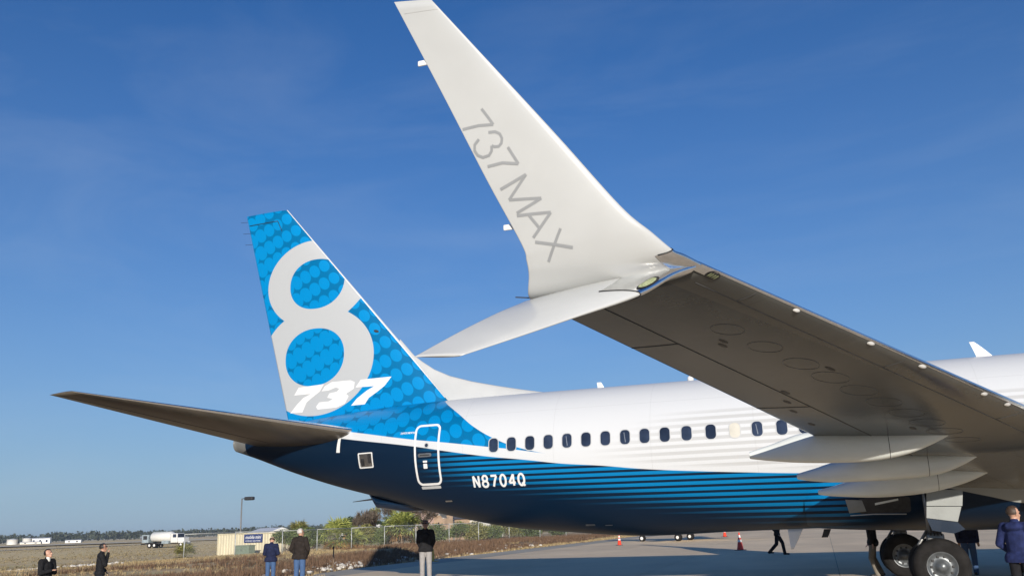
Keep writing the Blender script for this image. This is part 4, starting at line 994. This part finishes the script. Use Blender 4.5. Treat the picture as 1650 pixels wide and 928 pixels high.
# --- tanker truck
TW = mat('white_truck_paint', (.6, .6, .58), .3, var=.05); TG = mat('truck_blue_grey', (.25, .3, .33), .45, var=.2, scale=3)
a_, b__ = Vector((157.2, -135.3)), Vector((146.4, -135.6)); tl = (b__-a_).length; ta = math.atan2((b__-a_).y, (b__-a_).x)
tz = gz(154, -138)
tk = thing('tanker_truck', 'white aircraft fuel tanker truck parked on the far grass', 'truck', (a_.x, a_.y, tz), ta); S = tl/10.0
def tb(name, c, s, m, bev=.05): bm = bmesh.new(); bbox(bm, [v*S for v in c], [v*S for v in s], bev*S); return fromb(name, bm, m, tk)
bm = bmesh.new(); rr = lathe(bm, [(2.0*S, .01), (2.05*S, .75*S), (2.25*S, .92*S), (6.4*S, .92*S), (6.6*S, .75*S), (6.65*S, .01)], (0, 0, 2.02*S), 'x', 32); 
for v in bm.verts: v.co.y *= 1.12
fromb('tank', bm, TW, tk, True)
tb('tank_walkway', (4.3, 0, 2.97), (4.2, .6, .08), TG, .01)
tb('chassis', (4.8, 0, .85), (8.6, .8, .22), DARK, .02)
cab = tb('cab', (7.6, 0, 1.75), (1.5, 2.2, 1.75), TW, .16); tb('hood', (8.95, 0, 1.35), (1.5, 1.7, .95), TW, .2); tb('bumper', (9.75, 0, .72), (.2, 2.2, .35), METAL, .04)
for s in (-1, 1):
    bm = bmesh.new(); bbox(bm, (7.75*S, s*1.105*S, 2.15*S), (.75*S, .03*S, .6*S), .01); fromb('side_window', bm, GLASS, cab)
    bm = bmesh.new(); bbox(bm, (9.2*S, s*.9*S, .95*S), (1.1*S, .5*S, .3*S), .1); fromb('fender', bm, TW, tk)
bm = bmesh.new(); bbox(bm, (8.36*S, 0, 2.2*S), (.04*S, 1.9*S, .65*S), .01); fromb('windscreen', bm, GLASS, cab)
tb('pump_cabinet', (1.1, 0, 1.75), (1.5, 2.2, 1.5), TG, .05); tb('hose_reel', (.5, .5, 1.0), (.7, .9, .7), METAL, .12); tb('side_locker', (5.6, 0, 1.0), (1.6, 2.1, .5), TG, .03); tb('pump_cabinet_opening', (1.1, 0, 1.95), (.9, 2.24, .7), DARK, .02); tb('rear_bumper', (.1, 0, .75), (.2, 2.2, .25), METAL, .03)
for xx in (2.1, 3.2, 9.2):
    for s in (-1, 1):
        bm = bmesh.new(); lathe(bm, [(-.15*S, .25*S), (-.16*S, .46*S), (-.1*S, .5*S), (.1*S, .5*S), (.16*S, .46*S), (.15*S, .25*S)], (xx*S, s*.95*S, .5*S), 'y', 28); w_ = fromb('wheel', bm, TYRE, tk, True)
        bm = bmesh.new(); lathe(bm, [(s*.1*S, .26*S), (s*.12*S, .2*S), (s*.16*S, .1*S), (s*.17*S, .001)], (xx*S, s*.95*S, .5*S), 'y', 20); fromb('rim', bm, WHT, w_, True)
# --- far storage tanks and sheds
def far_tank(x, y, r, h, lb):
    z = gz(x, y); t = thing('storage_tank', lb, 'tank', (x, y, z), 0, 'storage tanks across the airfield')
    bm = bmesh.new(); lathe(bm, [(0, r), (h, r), (h+.02, r*1.02)], (0, 0, 0), 'z', 30); fromb('shell', bm, WHT, t, True)
    bm = bmesh.new(); lathe(bm, [(h, r*1.02), (h+r*.12, r*.5), (h+r*.16, .01)], (0, 0, 0), 'z', 30); fromb('roof', bm, WHT, t, True)
    bm = bmesh.new(); tube(bm, [(r*.75, r*.7, 0), (r*.75, r*.7, h+.8)], .12, 5); fromb('ladder', bm, GALV, t)
far_tank(533.5, -452.9, 3.2, 3.3, 'leftmost white storage tank across the airfield'); far_tank(527.5, -459.2, 2.8, 3.7, 'second white storage tank from the left')
def shed(name, lb, x, y, ang, Lx, Ly, h, wall, roof, cat='building', rise=1.0, doors=2, grp=None, z=None):
    z = gz(x, y) if z is None else z; t = thing(name, lb, cat, (x, y, z), ang, grp)
    bm = bmesh.new(); bbox(bm, (0, 0, h/2), (Lx, Ly, h)); w_ = fromb('wall', bm, wall, t)
    e = .25; V = [(-Lx/2-e, -Ly/2-e, h), (Lx/2+e, -Ly/2-e, h), (Lx/2+e, Ly/2+e, h), (-Lx/2-e, Ly/2+e, h), (-Lx/2-e, 0, h+rise), (Lx/2+e, 0, h+rise)]
    add('roof', V, [(0, 1, 5, 4), (2, 3, 4, 5), (0, 4, 3), (1, 2, 5), (3, 2, 1, 0)], roof, t, smooth=False)
    for i in range(doors):
        for s in (-1, 1):
            bm = bmesh.new(); xx = -Lx/2+Lx*(i+.5)/doors; bbox(bm, (xx, s*(Ly/2+.02), h*.5), (min(1.2, Lx/doors*.4), .06, h*.45), .02); d_ = fromb('window', bm, GLASS, w_)
            bm = bmesh.new(); bbox(bm, (xx, s*(Ly/2+.03), h*.5-h*.24), (min(1.4, Lx/doors*.48), .1, .08)); fromb('sill', bm, WHT, d_)
    return t
OFFW = mat('off_white_siding', (.6, .58, .53), .6, var=.06, scale=.4); RFG = mat('grey_shingle', (.10, .10, .11), .8, var=.2); RFW = mat('white_metal_roof', (.6, .6, .6), .4, var=.05); BRICK = mat('tan_brick', (.36, .26, .18), .85, var=.15, scale=1.5); PINK = mat('dusty_pink_wall', (.42, .3, .26), .8, var=.08)
shed('hangar', 'long white shed right of the two storage tanks', 536, -479, rad(38), 12, 8, 3.4, WHT, RFW, doors=3, rise=.6); shed('shed', 'low white shed at the airfield edge near the tanks', 470, -440, rad(35), 9, 5, 1.5, WHT, RFW, rise=.4)
shed('shed', 'small white roofed shelter left of the tanker truck', 480, -520, rad(30), 11, 5, 1.9, RFG, RFW, rise=.6); shed('shed', 'low pale shed beneath the two storage tanks', 500, -436, rad(35), 12, 4, 1.2, OFFW, RFW, rise=.4)
shed('warehouse', 'long white roofed building behind the cream container', 120.4, -126.0, rad(-33), 9.5, 6, 2.2, OFFW, RFW, rise=1.0, doors=5)
shed('cottage', 'small pinkish building between pine and bare tree', 112.5, -150.5, rad(-25), 6, 4, 2.6, PINK, RFW, rise=.7)
# brick tower and houses behind the fence
bt = thing('brick_tower', 'tan brick tower with one narrow window behind the fence', 'tower', (80.0, -113.7, gz(80, -113.7)), rad(-20))
bm = bmesh.new(); bbox(bm, (0, 0, 2.05), (2.2, 2.2, 4.1), .02); w_ = fromb('wall', bm, BRICK, bt)
bm = bmesh.new(); bbox(bm, (0, 1.11, 2.5), (.3, .06, 1.0)); fromb('window', bm, DARK, w_)
bm = bmesh.new(); bbox(bm, (0, 0, 4.22), (2.5, 2.5, .22), .03); fromb('coping', bm, OFFW, bt)
shed('annexe', 'reddish brick wing left of the tan brick tower', 82.7, -113.2, rad(-20), 2.6, 3, 4.6, PINK, RFG, doors=1, rise=.5)
shed('house', 'grey house with dark roof right of the brick tower', 79.7, -118.1, rad(-24), 2.9, 5, 2.6, mat('grey_siding', (.25, .25, .26), .7, var=.08), RFG, doors=1, rise=1.8)
shed('house', 'tan brick house between grey house and white house', 76.7, -117.3, rad(-24), 2.3, 5, 3.3, BRICK, RFG, doors=1, rise=.7)
shed('house', 'white sided house at the right end of the row', 74.0, -117.4, rad(-24), 2.9, 5, 3.0, OFFW, RFG, doors=3, rise=.9)
def van(name, lb, x, y, ang, m, cat='van'):
    t = thing(name, lb, cat, (x, y, gz(x, y)), ang); bm = bmesh.new(); bbox(bm, (0, 0, 1.15), (3.6, 1.9, 1.5), .2); bd = fromb('body', bm, m, t); bm = bmesh.new(); bbox(bm, (2.1, 0, .85), (1.3, 1.8, .8), .2); fromb('hood', bm, m, t)
    for s in (-1, 1):
        bm = bmesh.new(); bbox(bm, (.5, s*.955, 1.5), (2.0, .03, .5), .01); fromb('side_window', bm, GLASS, bd)
        for xx in (-1.1, 1.9):
            bm = bmesh.new(); lathe(bm, [(-.1, .1), (-.1, .33), (.1, .33), (.1, .1)], (xx, s*.8, .33), 'y', 18); fromb('wheel', bm, TYRE, t, True)
van('parked_van', 'orange van parked behind the fence beyond the palmettos', 130.8, -177.9, rad(30), mat('orange_van_paint', (.6, .25, .03), .4), 'van'); van('parked_van', 'white van parked left of the orange one', 136.8, -186.0, rad(30), TW, 'van')
# --- traffic cones
ORG = mat('orange_cone_plastic', (.72, .06, .025), .45, var=.1); REFL = mat('white_reflective_band', (.75, .72, .68), .5, var=.05)
def cone(lb, x, y, h):
    t = thing('traffic_cone', lb, 'traffic cone', (x, y, gz(x, y)), random.uniform(0, 1), 'traffic cones on the apron'); r = lambda z: .17*h*(1-z)+.028*h
    bm = bmesh.new(); bbox(bm, (0, 0, .02*h), (.5*h, .5*h, .045*h), .012); fromb('base', bm, BLACK, t)
    bm = bmesh.new(); lathe(bm, [(.045*h, r(.045)*1.1), (.06*h, r(.06)), (.97*h, r(.97)), (1.0*h, .02*h), (1.0*h, .001)], (0, 0, 0), 'z', 22); fromb('body', bm, ORG, t, True)
    for z0, z1 in ((.46, .60), (.70, .85)):
        bm = bmesh.new(); lathe(bm, [(z0*h, r(z0)+.004), (z1*h, r(z1)+.004)], (0, 0, 0), 'z', 22); fromb('reflective_band', bm, REFL, t, True)
cone('orange traffic cone with white bands left of the walking legs', 25.9, -26.3, .92); cone('orange and white traffic cone near the small jet nose wheel', 35.9, -42.5, .80); cone('orange traffic cone cut off by the airliner belly', 30.4, -63.2, .90)
cone('small red and white cone in the grass at the bottom edge', 42.4, -2.6, .70)
# stake and yellow marker at the grass edge
o = thing('wooden_stake', 'thin brown survey stake at the edge of the grass', 'stake', (42.3, -12.2, -.03)); bm = bmesh.new(); tube(bm, [(0, 0, 0), (.01, .01, .95)], [.035, .03], 5); fromb('post', bm, BARK, o); bm = bmesh.new(); tube(bm, [(.01, .01, .955), (.01, .01, 1.05)], [.045, .04], 6); fromb('cap', bm, DARK, o)
YEL = mat('yellow_plastic', (.65, .42, .06), .5); o = thing('edge_marker', 'small yellow marker post beside the pale trousers', 'marker', (41.0, -20.2, .002)); bm = bmesh.new(); tube(bm, [(0, 0, 0), (0, 0, .62)], [.06, .04], 8); fromb('post', bm, YEL, o); bm = bmesh.new(); bbox(bm, (0, 0, .015), (.5, .3, .03), .01); fromb('base', bm, YEL, o)

# --- small business jet parked beyond (mostly hidden by the airliner)
bj = thing('small_jet', 'small parked jet of which only the wheels show under the airliner belly', 'airplane', (36.2, -53.2, 0), math.atan2(.7, -3.6))
# local +x points aft along the jet; nose wheel at the origin
def jl(prof): bm = bmesh.new(); lathe(bm, prof, (0, 0, 1.75), 'x', 28); return bm
JW = WHT
fromb('fuselage', jl([(-2.2, .02), (-1.9, .3), (-1.0, .62), (.2, .82), (4.8, .85), (7.2, .6), (9.0, .25), (9.6, .05)]), JW, bj, True)
for s in (-1, 1):
    Bj = Blade([((2.6, 0, 1.15), (5.0, 0, 1.15), .12), ((4.2, s*7.0, 1.55), (5.3, s*7.0, 1.55), .1)], 1); Bj.mesh('wing', JW, bj, frange(0, 1, 4))
    Bt = Blade([((8.0, 0, 4.1), (9.6, 0, 4.1), .1), ((8.9, s*2.6, 4.2), (9.8, s*2.6, 4.2), .1)], 1); Bt.mesh('tailplane', JW, bj, frange(0, 1, 4))
    bm = bmesh.new(); lathe(bm, [(5.4, .3), (5.3, .38), (6.4, .42), (7.6, .3), (7.6, .2)], (0, s*1.25, 2.3), 'x', 20); fromb('engine', bm, JW, bj, True)
    bm = bmesh.new(); tube(bm, [(3.7, s*1.5, 1.2), (3.7, s*1.5, .3)], .07, 8); gj = fromb('main_gear', bm, HYD, bj, True)
    for e in (-.14, .14):
        bm = bmesh.new(); lathe(bm, [(-.1, .12), (-.11, .25), (0, .3), (.11, .25), (.1, .12)], (3.7, s*1.5+e, .3), 'y', 22); w_ = fromb('wheel', bm, TYRE, gj, True)
        for ss2 in (-1, 1): bm = bmesh.new(); lathe(bm, [(ss2*.1, .13), (ss2*.105, .001)], (3.7, s*1.5+e, .3), 'y', 16); fromb('rim', bm, WHT, w_, True)
Bf = Blade([((6.4, 0, 2.2), (8.8, 0, 2.2), .1), ((8.2, 0, 4.3), (9.7, 0, 4.3), .1)], 1); Bf.mesh('fin', JW, bj, frange(0, 1, 4))
bm = bmesh.new(); tube(bm, [(0, 0, 1.1), (0, 0, .25)], .05, 8); gj = fromb('nose_gear', bm, HYD, bj, True)
for e in (-.12, .12):
    bm = bmesh.new(); lathe(bm, [(-.09, .13), (-.1, .22), (0, .26), (.1, .22), (.09, .13)], (0, e, .26), 'y', 22); w_ = fromb('wheel', bm, TYRE, gj, True)
    for ss2 in (-1, 1): bm = bmesh.new(); lathe(bm, [(ss2*.09, .14), (ss2*.1, .001)], (0, e, .26), 'y', 16); fromb('rim', bm, WHT, w_, True)

# ================================================================== PEOPLE
def capsule(bm, p0, r0, p1, r1, sx_=1, sy_=1, seg=12, rings=4):
    p0, p1 = Vector(p0), Vector(p1); d = p1-p0; L_ = d.length; d = d.normalized() if L_ > 1e-5 else Vector((0, 0, 1))
    a = Vector((1, 0, 0)) if abs(d.x) < .8 else Vector((0, 1, 0)); a = (a-d*a.dot(d)).normalized(); b = d.cross(a); prof = []
    for i in range(rings+1): t = -math.pi/2+math.pi/2*i/rings; prof.append((math.sin(t)*r0, math.cos(t)*r0))
    for i in range(rings+1): t = math.pi/2*i/rings; prof.append((L_+math.sin(t)*r1, math.cos(t)*r1))
    rg = []
    for z, r in prof:
        r = max(r, .0015); rg.append([bm.verts.new(p0+d*z+a*(math.cos(2*math.pi*k/seg)*r*sx_)+b*(math.sin(2*math.pi*k/seg)*r*sy_)) for k in range(seg)])
    for i in range(len(rg)-1):
        for k in range(seg): bm.faces.new((rg[i][k], rg[i][(k+1) % seg], rg[i+1][(k+1) % seg], rg[i+1][k]))
    bm.faces.new(rg[0][::-1]); bm.faces.new(rg[-1])
def remesh(name, bm, m, parent, vox=.014):
    bmesh.ops.recalc_face_normals(bm, faces=bm.faces); me = bpy.data.meshes.new(name); bm.to_mesh(me); bm.free(); o = bpy.data.objects.new(name, me); COL.objects.link(o)
    md = o.modifiers.new('r', 'REMESH'); md.mode = 'VOXEL'; md.voxel_size = vox; sm = o.modifiers.new('s', 'SMOOTH'); sm.factor = .5; sm.iterations = 3
    dg = bpy.context.evaluated_depsgraph_get(); me2 = bpy.data.meshes.new_from_object(o.evaluated_get(dg)); COL.objects.unlink(o); bpy.data.objects.remove(o)
    return link(name, me2, m, parent, True)
SKIN = mat('skin', (.46, .26, .18), .5, var=.08, scale=20); SKIN2 = mat('tanned_skin', (.30, .165, .11), .5, var=.08, scale=20)
def cloth(name, c): return mat(name, c, .85, var=.28 if max(c) < .2 else .08, scale=14, spec=.2, bmp=.5, bscale=9)
BLK = cloth('black_jacket_cloth', (.012, .012, .014)); NVY = cloth('navy_jacket_cloth', (.012, .017, .05)); BRN = cloth('dark_brown_jacket_cloth', (.022, .017, .015)); JEAN = cloth('blue_denim', (.055, .105, .22)); KHK = cloth('pale_grey_cloth', (.29, .28, .28)); GRP = cloth('grey_trouser_cloth', (.20, .18, .15)); DPN = cloth('dark_trouser_cloth', (.012, .012, .015)); NJK = cloth('bright_navy_hooded_jacket', (.016, .024, .085)); SHO_ = mat('shoe_leather', (.015, .013, .012), .45); SOLE = cloth('white_shirt_cloth', (.65, .64, .6))
HBLK = mat('black_hair', (.012, .010, .009), .6, var=.3, scale=40); HGRY = mat('grey_hair', (.45, .43, .41), .6, var=.25, scale=40); HBRN = mat('short_brown_hair', (.05, .03, .02), .6, var=.3, scale=40)
BASE = dict(pel=(0, 0, .95), che=(0, .01, 1.30), nek=(0, 0, 1.50), head=(0, .025, 1.655), sl=(-.19, 0, 1.44), sr=(.19, 0, 1.44), el=(-.25, -.03, 1.15), er=(.25, -.03, 1.15), wl=(-.25, .06, .90), wr=(.25, .06, .90), hl=(-.095, 0, .93), hr=(.095, 0, .93), kl=(-.105, .015, .50), kr=(.105, .015, .50), al=(-.11, -.02, .09), ar=(.11, -.02, .09))
def person(label, loc, rz, height, pose, jac, pants, hair, skin=SKIN, bald=False, cap=None, headrot=(0, 0), fat=1.0, glasses=False, hood=False, phone=False, shirt=False, hem=.86):
    J = {k: Vector(v) for k, v in {**BASE, **pose}.items()}; S_ = height/1.79
    o = thing('person', label, 'person', loc, rz, 'people around the airliner'); o.scale = (S_,)*3
    hq = (Quaternion((0, 0, 1), headrot[0]) @ Quaternion((1, 0, 0), headrot[1])).to_matrix(); H_ = J['head']
    hp = lambda x, y, z: H_+hq @ Vector((x, y, z))
    bm = bmesh.new()
    capsule(bm, J['pel'], .12, J['che'], .13, 1.1, .75); capsule(bm, J['che'], .12, J['nek'], .065); capsule(bm, J['nek']-Vector((0, 0, .04)), .06, hp(0, -.01, -.05), .058)
    capsule(bm, hp(0, -.012, .035), .094, hp(0, .0, .0), .082, 1, 1); capsule(bm, hp(0, .018, -.055), .066, hp(0, .045, -.085), .045)
    capsule(bm, hp(0, .082, .005), .012, hp(0, .104, -.028), .017, seg=8)
    for s in (-1, 1): capsule(bm, hp(s*.088, -.01, .015), .014, hp(s*.09, -.012, -.025), .012, .6, 1, 8)
    capsule(bm, hp(-.028, .083, .03), .013, hp(.028, .083, .03), .013, seg=8); capsule(bm, hp(-.02, .082, -.056), .011, hp(.02, .082, -.056), .011, seg=8)
    for s in 'lr':
        capsule(bm, J['s'+s], .06, J['e'+s], .045); capsule(bm, J['e'+s], .042, J['w'+s], .03); capsule(bm, J['h'+s], .08, J['k'+s], .055); capsule(bm, J['k'+s], .052, J['a'+s], .037)
        d = (J['w'+s]-J['e'+s]).normalized(); sd = Vector((1, 0, 0)) if abs(d.x) < .7 else Vector((0, 1, 0)); sd = (sd-d*sd.dot(d)).normalized(); up = d.cross(sd); pl = J['w'+s]+d*.05
        curl = Vector((0, 1, 0))*.4 if abs(d.y) < .7 else Vector((0, 0, -1))*.4
        capsule(bm, J['w'+s], .03, J['w'+s]+d*.075, .036, 1.0, .6)
        for q in range(4):
            b0 = J['w'+s]+d*.085+sd*(q-1.5)*.019; ln = (.065, .078, .072, .055)[q]; m1 = b0+(d+curl*.5).normalized()*ln*.55; capsule(bm, b0, .0095, m1, .009, seg=7, rings=2); capsule(bm, m1, .009, m1+(d+curl*1.8).normalized()*ln*.5, .008, seg=7, rings=2)
        t0 = J['w'+s]+d*.03+sd*.03*(1 if s == 'l' else -1); capsule(bm, t0, .012, t0+(d*.7+sd*(.6 if s == 'l' else -.6)).normalized()*.055, .009, seg=7, rings=2)
    remesh('body', bm, skin, o, .011)
    # jacket
    bm = bmesh.new(); lowp = J['pel'].lerp(J['che'], 0); f = fat; drop = (J['pel']-J['che']).normalized()*(.95-hem)
    capsule(bm, J['pel']+drop*.5, .155*f, J['che'], .165*f, 1.12, .80); capsule(bm, J['che'], .16*f, J['nek']-Vector((0, 0, .07)), .09, 1.2, .8); capsule(bm, J['sl'], .085, J['sr'], .085); capsule(bm, J['pel']+drop*.3+Vector((-.085*f, 0, 0)), .145*f, J['pel']+drop*.3+Vector((.085*f, 0, 0)), .145*f); capsule(bm, J['nek']-Vector((0, 0, .05)), .085, J['nek']+Vector((0, 0, .015)), .078)
    for s in 'lr': capsule(bm, J['s'+s], .088, J['e'+s], .07); capsule(bm, J['e'+s], .068, J['w'+s]-(J['w'+s]-J['e'+s]).normalized()*.01, .05)
    if hood: capsule(bm, J['nek']+Vector((-.06, -.10, -.05)), .075, J['nek']+Vector((.06, -.10, -.05)), .075)
    jk = remesh('jacket', bm, jac, o); ax = (J['che']-J['pel']).normalized(); b2 = bmesh.new(); b2.from_mesh(jk.data); bmesh.ops.bisect_plane(b2, geom=b2.verts[:]+b2.edges[:]+b2.faces[:], plane_co=J['pel']+drop, plane_no=ax, clear_inner=False)
    hp0 = J['pel']+drop; bmesh.ops.delete(b2, geom=[fc for fc in b2.faces if (fc.calc_center_median()-hp0).dot(ax) < 0 and (fc.calc_center_median()-hp0-ax*ax.dot(fc.calc_center_median()-hp0)).length < .25], context='FACES'); b2.to_mesh(jk.data); b2.free()
    if shirt: bm = bmesh.new(); capsule(bm, J['nek']+Vector((0, .045, -.03)), .052, J['nek']+Vector((0, .03, .03)), .07); remesh('shirt_collar', bm, SOLE, o)
    bm = bmesh.new(); capsule(bm, J['hl']+Vector((.015, 0, .03)), .112, J['hr']+Vector((-.015, 0, .03)), .112, 1, .95)
    for s in 'lr': capsule(bm, J['h'+s], .105, J['k'+s], .083); capsule(bm, J['k'+s], .08, J['a'+s]+Vector((0, 0, -.03)), .072)
    remesh('trousers', bm, pants, o)
    for s in 'lr':
        bm = bmesh.new(); a = J['a'+s]; d = (J['k'+s]-a); fw = Vector((0, 1, 0)); capsule(bm, a+Vector((0, -.045, -.04)), .045, a+Vector((0, .17, -.052)), .038, 1, 1); capsule(bm, a, .05, a+Vector((0, 0, -.03)), .05); so = remesh('shoe', bm, SHO_, o)
    if not bald or True:
        bm = bmesh.new(); bmesh.ops.create_uvsphere(bm, u_segments=20, v_segments=14, radius=1)
        kill = []
        for v in bm.verts:
            x, y, z = v.co; face = (y > .25 and z < .45) or z < -.55 or (bald and z > .25)
            if face: kill.append(v)
            n = 1+.05*noise.noise(v.co*3); v.co = hp(x*.103*n, -.012+y*.109*n, .036+z*.104*n)
        bmesh.ops.delete(bm, geom=kill, context='VERTS'); fromb('hair', bm, hair, o, True)
    if cap:
        bm = bmesh.new(); bmesh.ops.create_uvsphere(bm, u_segments=20, v_segments=14, radius=1)
        bmesh.ops.delete(bm, geom=[v for v in bm.verts if v.co.z < .1], context='VERTS')
        for v in bm.verts: v.co = hp(v.co.x*.109, -.008+v.co.y*.115, .04+v.co.z*.112)
        cp = fromb('cap', bm, cap, o, True); bm = bmesh.new(); bbox(bm, (0, 0, 0), (.15, .09, .008), .003)
        for v in bm.verts: v.co = hp(v.co.x, .135+v.co.y, .055+v.co.z-v.co.x**2*1.5)
        fromb('peak', bm, DPN, cp)
    if glasses:
        bm = bmesh.new()
        for s in (-1, 1): capsule(bm, hp(s*.022, .096, .026), .018, hp(s*.045, .09, .026), .018, seg=8); capsule(bm, hp(s*.06, .08, .03), .006, hp(s*.09, -.01, .025), .005, seg=6)
        fromb('sunglasses', bm, DPN, o)
    else:
        for s in (-1, 1): bm = bmesh.new(); capsule(bm, hp(s*.028, .088, .012), .008, hp(s*.038, .086, .012), .008, seg=8); fromb('eye', bm, DPN, o, True)
    if phone: bm = bmesh.new(); bbox(bm, (J['wr']+J['wl'])/2+Vector((0, .07, .06)), (.075, .012, .15), .005); ph = fromb('phone', bm, BLACK, None); ph.matrix_world = o.matrix_basis; ph.location = loc; ph.rotation_euler = (0, 0, rz); ph.scale = o.scale; tag(ph, 'dark phone held by the leftmost man looking up', 'phone')
    return o
# heading rz: local +y is where the person faces; facing the camera is roughly +y world
CAMXY = Vector((21.486, 24.453))
def toward(x, y, off): d = CAMXY-Vector((x, y)); return math.atan2(d.y, d.x)-math.pi/2+rad(off)
HOLD = dict(el=(-.24, .05, 1.14), er=(.24, .05, 1.14), wl=(-.06, .26, 1.20), wr=(.06, .26, 1.20))
A_ = (42.1, 4.0); person('man in a black zipped jacket looking up and holding a phone, far left', (*A_, -.30), toward(*A_, 42), 1.76, HOLD, BLK, DPN, HBLK, SKIN, headrot=(.25, .35), phone=True, shirt=True)
B_ = (43.1, .9); person('man in a dark jacket and jeans with one hand at his mouth', (*B_, -.32), toward(*B_, 98), 1.86, dict(el=(-.25, .02, 1.16), er=(.22, .10, 1.17), wl=(-.2, .18, .98), wr=(.05, .19, 1.50), nek=(0, .02, 1.5), head=(0, .05, 1.66)), BLK, JEAN, HBLK, SKIN, glasses=True, headrot=(0, .12))
C_ = (41.0, -5.3); person('bald man in a navy jacket and jeans seen from behind, head bowed', (*C_, -.18), toward(*C_, 165), 1.76, dict(nek=(0, .04, 1.49), head=(0, .10, 1.62), el=(-.26, .05, 1.15), er=(.26, .05, 1.15), wl=(-.1, .24, 1.1), wr=(.1, .24, 1.1)), NVY, JEAN, HBRN, SKIN, bald=True, headrot=(-.1, -.45), fat=1.06)
D_ = (37.2, -1.1); person('grey haired man in a dark brown jacket and jeans seen from behind', (*D_, 0), toward(*D_, 150), 1.80, dict(el=(-.30, -.02, 1.16), er=(.30, -.02, 1.16), wl=(-.2, .12, 1.0), wr=(.2, .12, 1.0)), BRN, JEAN, HGRY, SKIN, headrot=(-.55, .1), fat=1.12)
E_ = (34.1, -3.8); person('man in a black jacket, pale grey trousers and sunglasses standing under the tail', (*E_, 0), toward(*E_, -6), 1.93, dict(el=(-.24, -.08, 1.16), er=(.24, -.08, 1.16), wl=(-.16, -.16, .95), wr=(.16, -.16, .95)), BLK, KHK, HBLK, SKIN2, headrot=(-.1, .2), glasses=True)
F_ = (23.6, -19.1); person('person striding in dark trousers, only the legs seen below the belly', (*F_, 0), toward(*F_, 88), 1.78, dict(hl=(-.09, 0, .9), hr=(.09, 0, .9), kl=(-.09, .20, .52), kr=(.09, -.06, .48), al=(-.09, .26, .09), ar=(.09, -.40, .16), pel=(0, 0, .92), el=(-.25, .08, 1.15), er=(.25, -.15, 1.15)), BLK, DPN, HBLK)
G_ = (20.3, -3.0); person('person in grey trousers and dark coat walking left of the main wheels', (*G_, 0), toward(*G_, -80), 1.78, dict(kl=(-.1, .10, .50), al=(-.1, -.02, .09), kr=(.1, .02, .49), ar=(.1, -.16, .10), el=(-.25, .1, 1.15), er=(.25, -.1, 1.15)), BLK, GRP, HBLK, hem=.80)
Hh = (17.9, -3.2); person('person in blue jeans standing behind the main landing gear', (*Hh, 0), toward(*Hh, 170), 1.70, {}, NVY, JEAN, HBRN)
I_ = (18.55, 7.5); person('man in a navy hooded jacket at the right edge, back to the camera', (*I_, 0), toward(*I_, 158), 1.72, dict(el=(-.30, .0, 1.17), er=(.30, .0, 1.17), wl=(-.2, .16, 1.02), wr=(.2, .16, 1.02)), NJK, DPN, HBRN, SKIN, headrot=(-.6, 0), hood=True, shirt=True, fat=1.08)

# ================================================================== AIR
bm = bmesh.new(); bbox(bm, (500, -500, 8.0), (9600, 9600, 22.0)); hz = fromb('haze', bm, None); hz['kind'] = 'stuff'; hz['label'] = 'thin pale haze lying over the whole airfield'; hz['category'] = 'haze'
hm = bpy.data.materials.new('haze_air'); hm.use_nodes = True; hn = hm.node_tree; hn.nodes.clear()
pv = hn.nodes.new('ShaderNodeVolumePrincipled'); pv.inputs['Density'].default_value = .00022; pv.inputs['Color'].default_value = (.80, .88, .98, 1); pv.inputs['Anisotropy'].default_value = .2
ho = hn.nodes.new('ShaderNodeOutputMaterial'); hn.links.new(pv.outputs[0], ho.inputs['Volume']); hz.data.materials.append(hm)
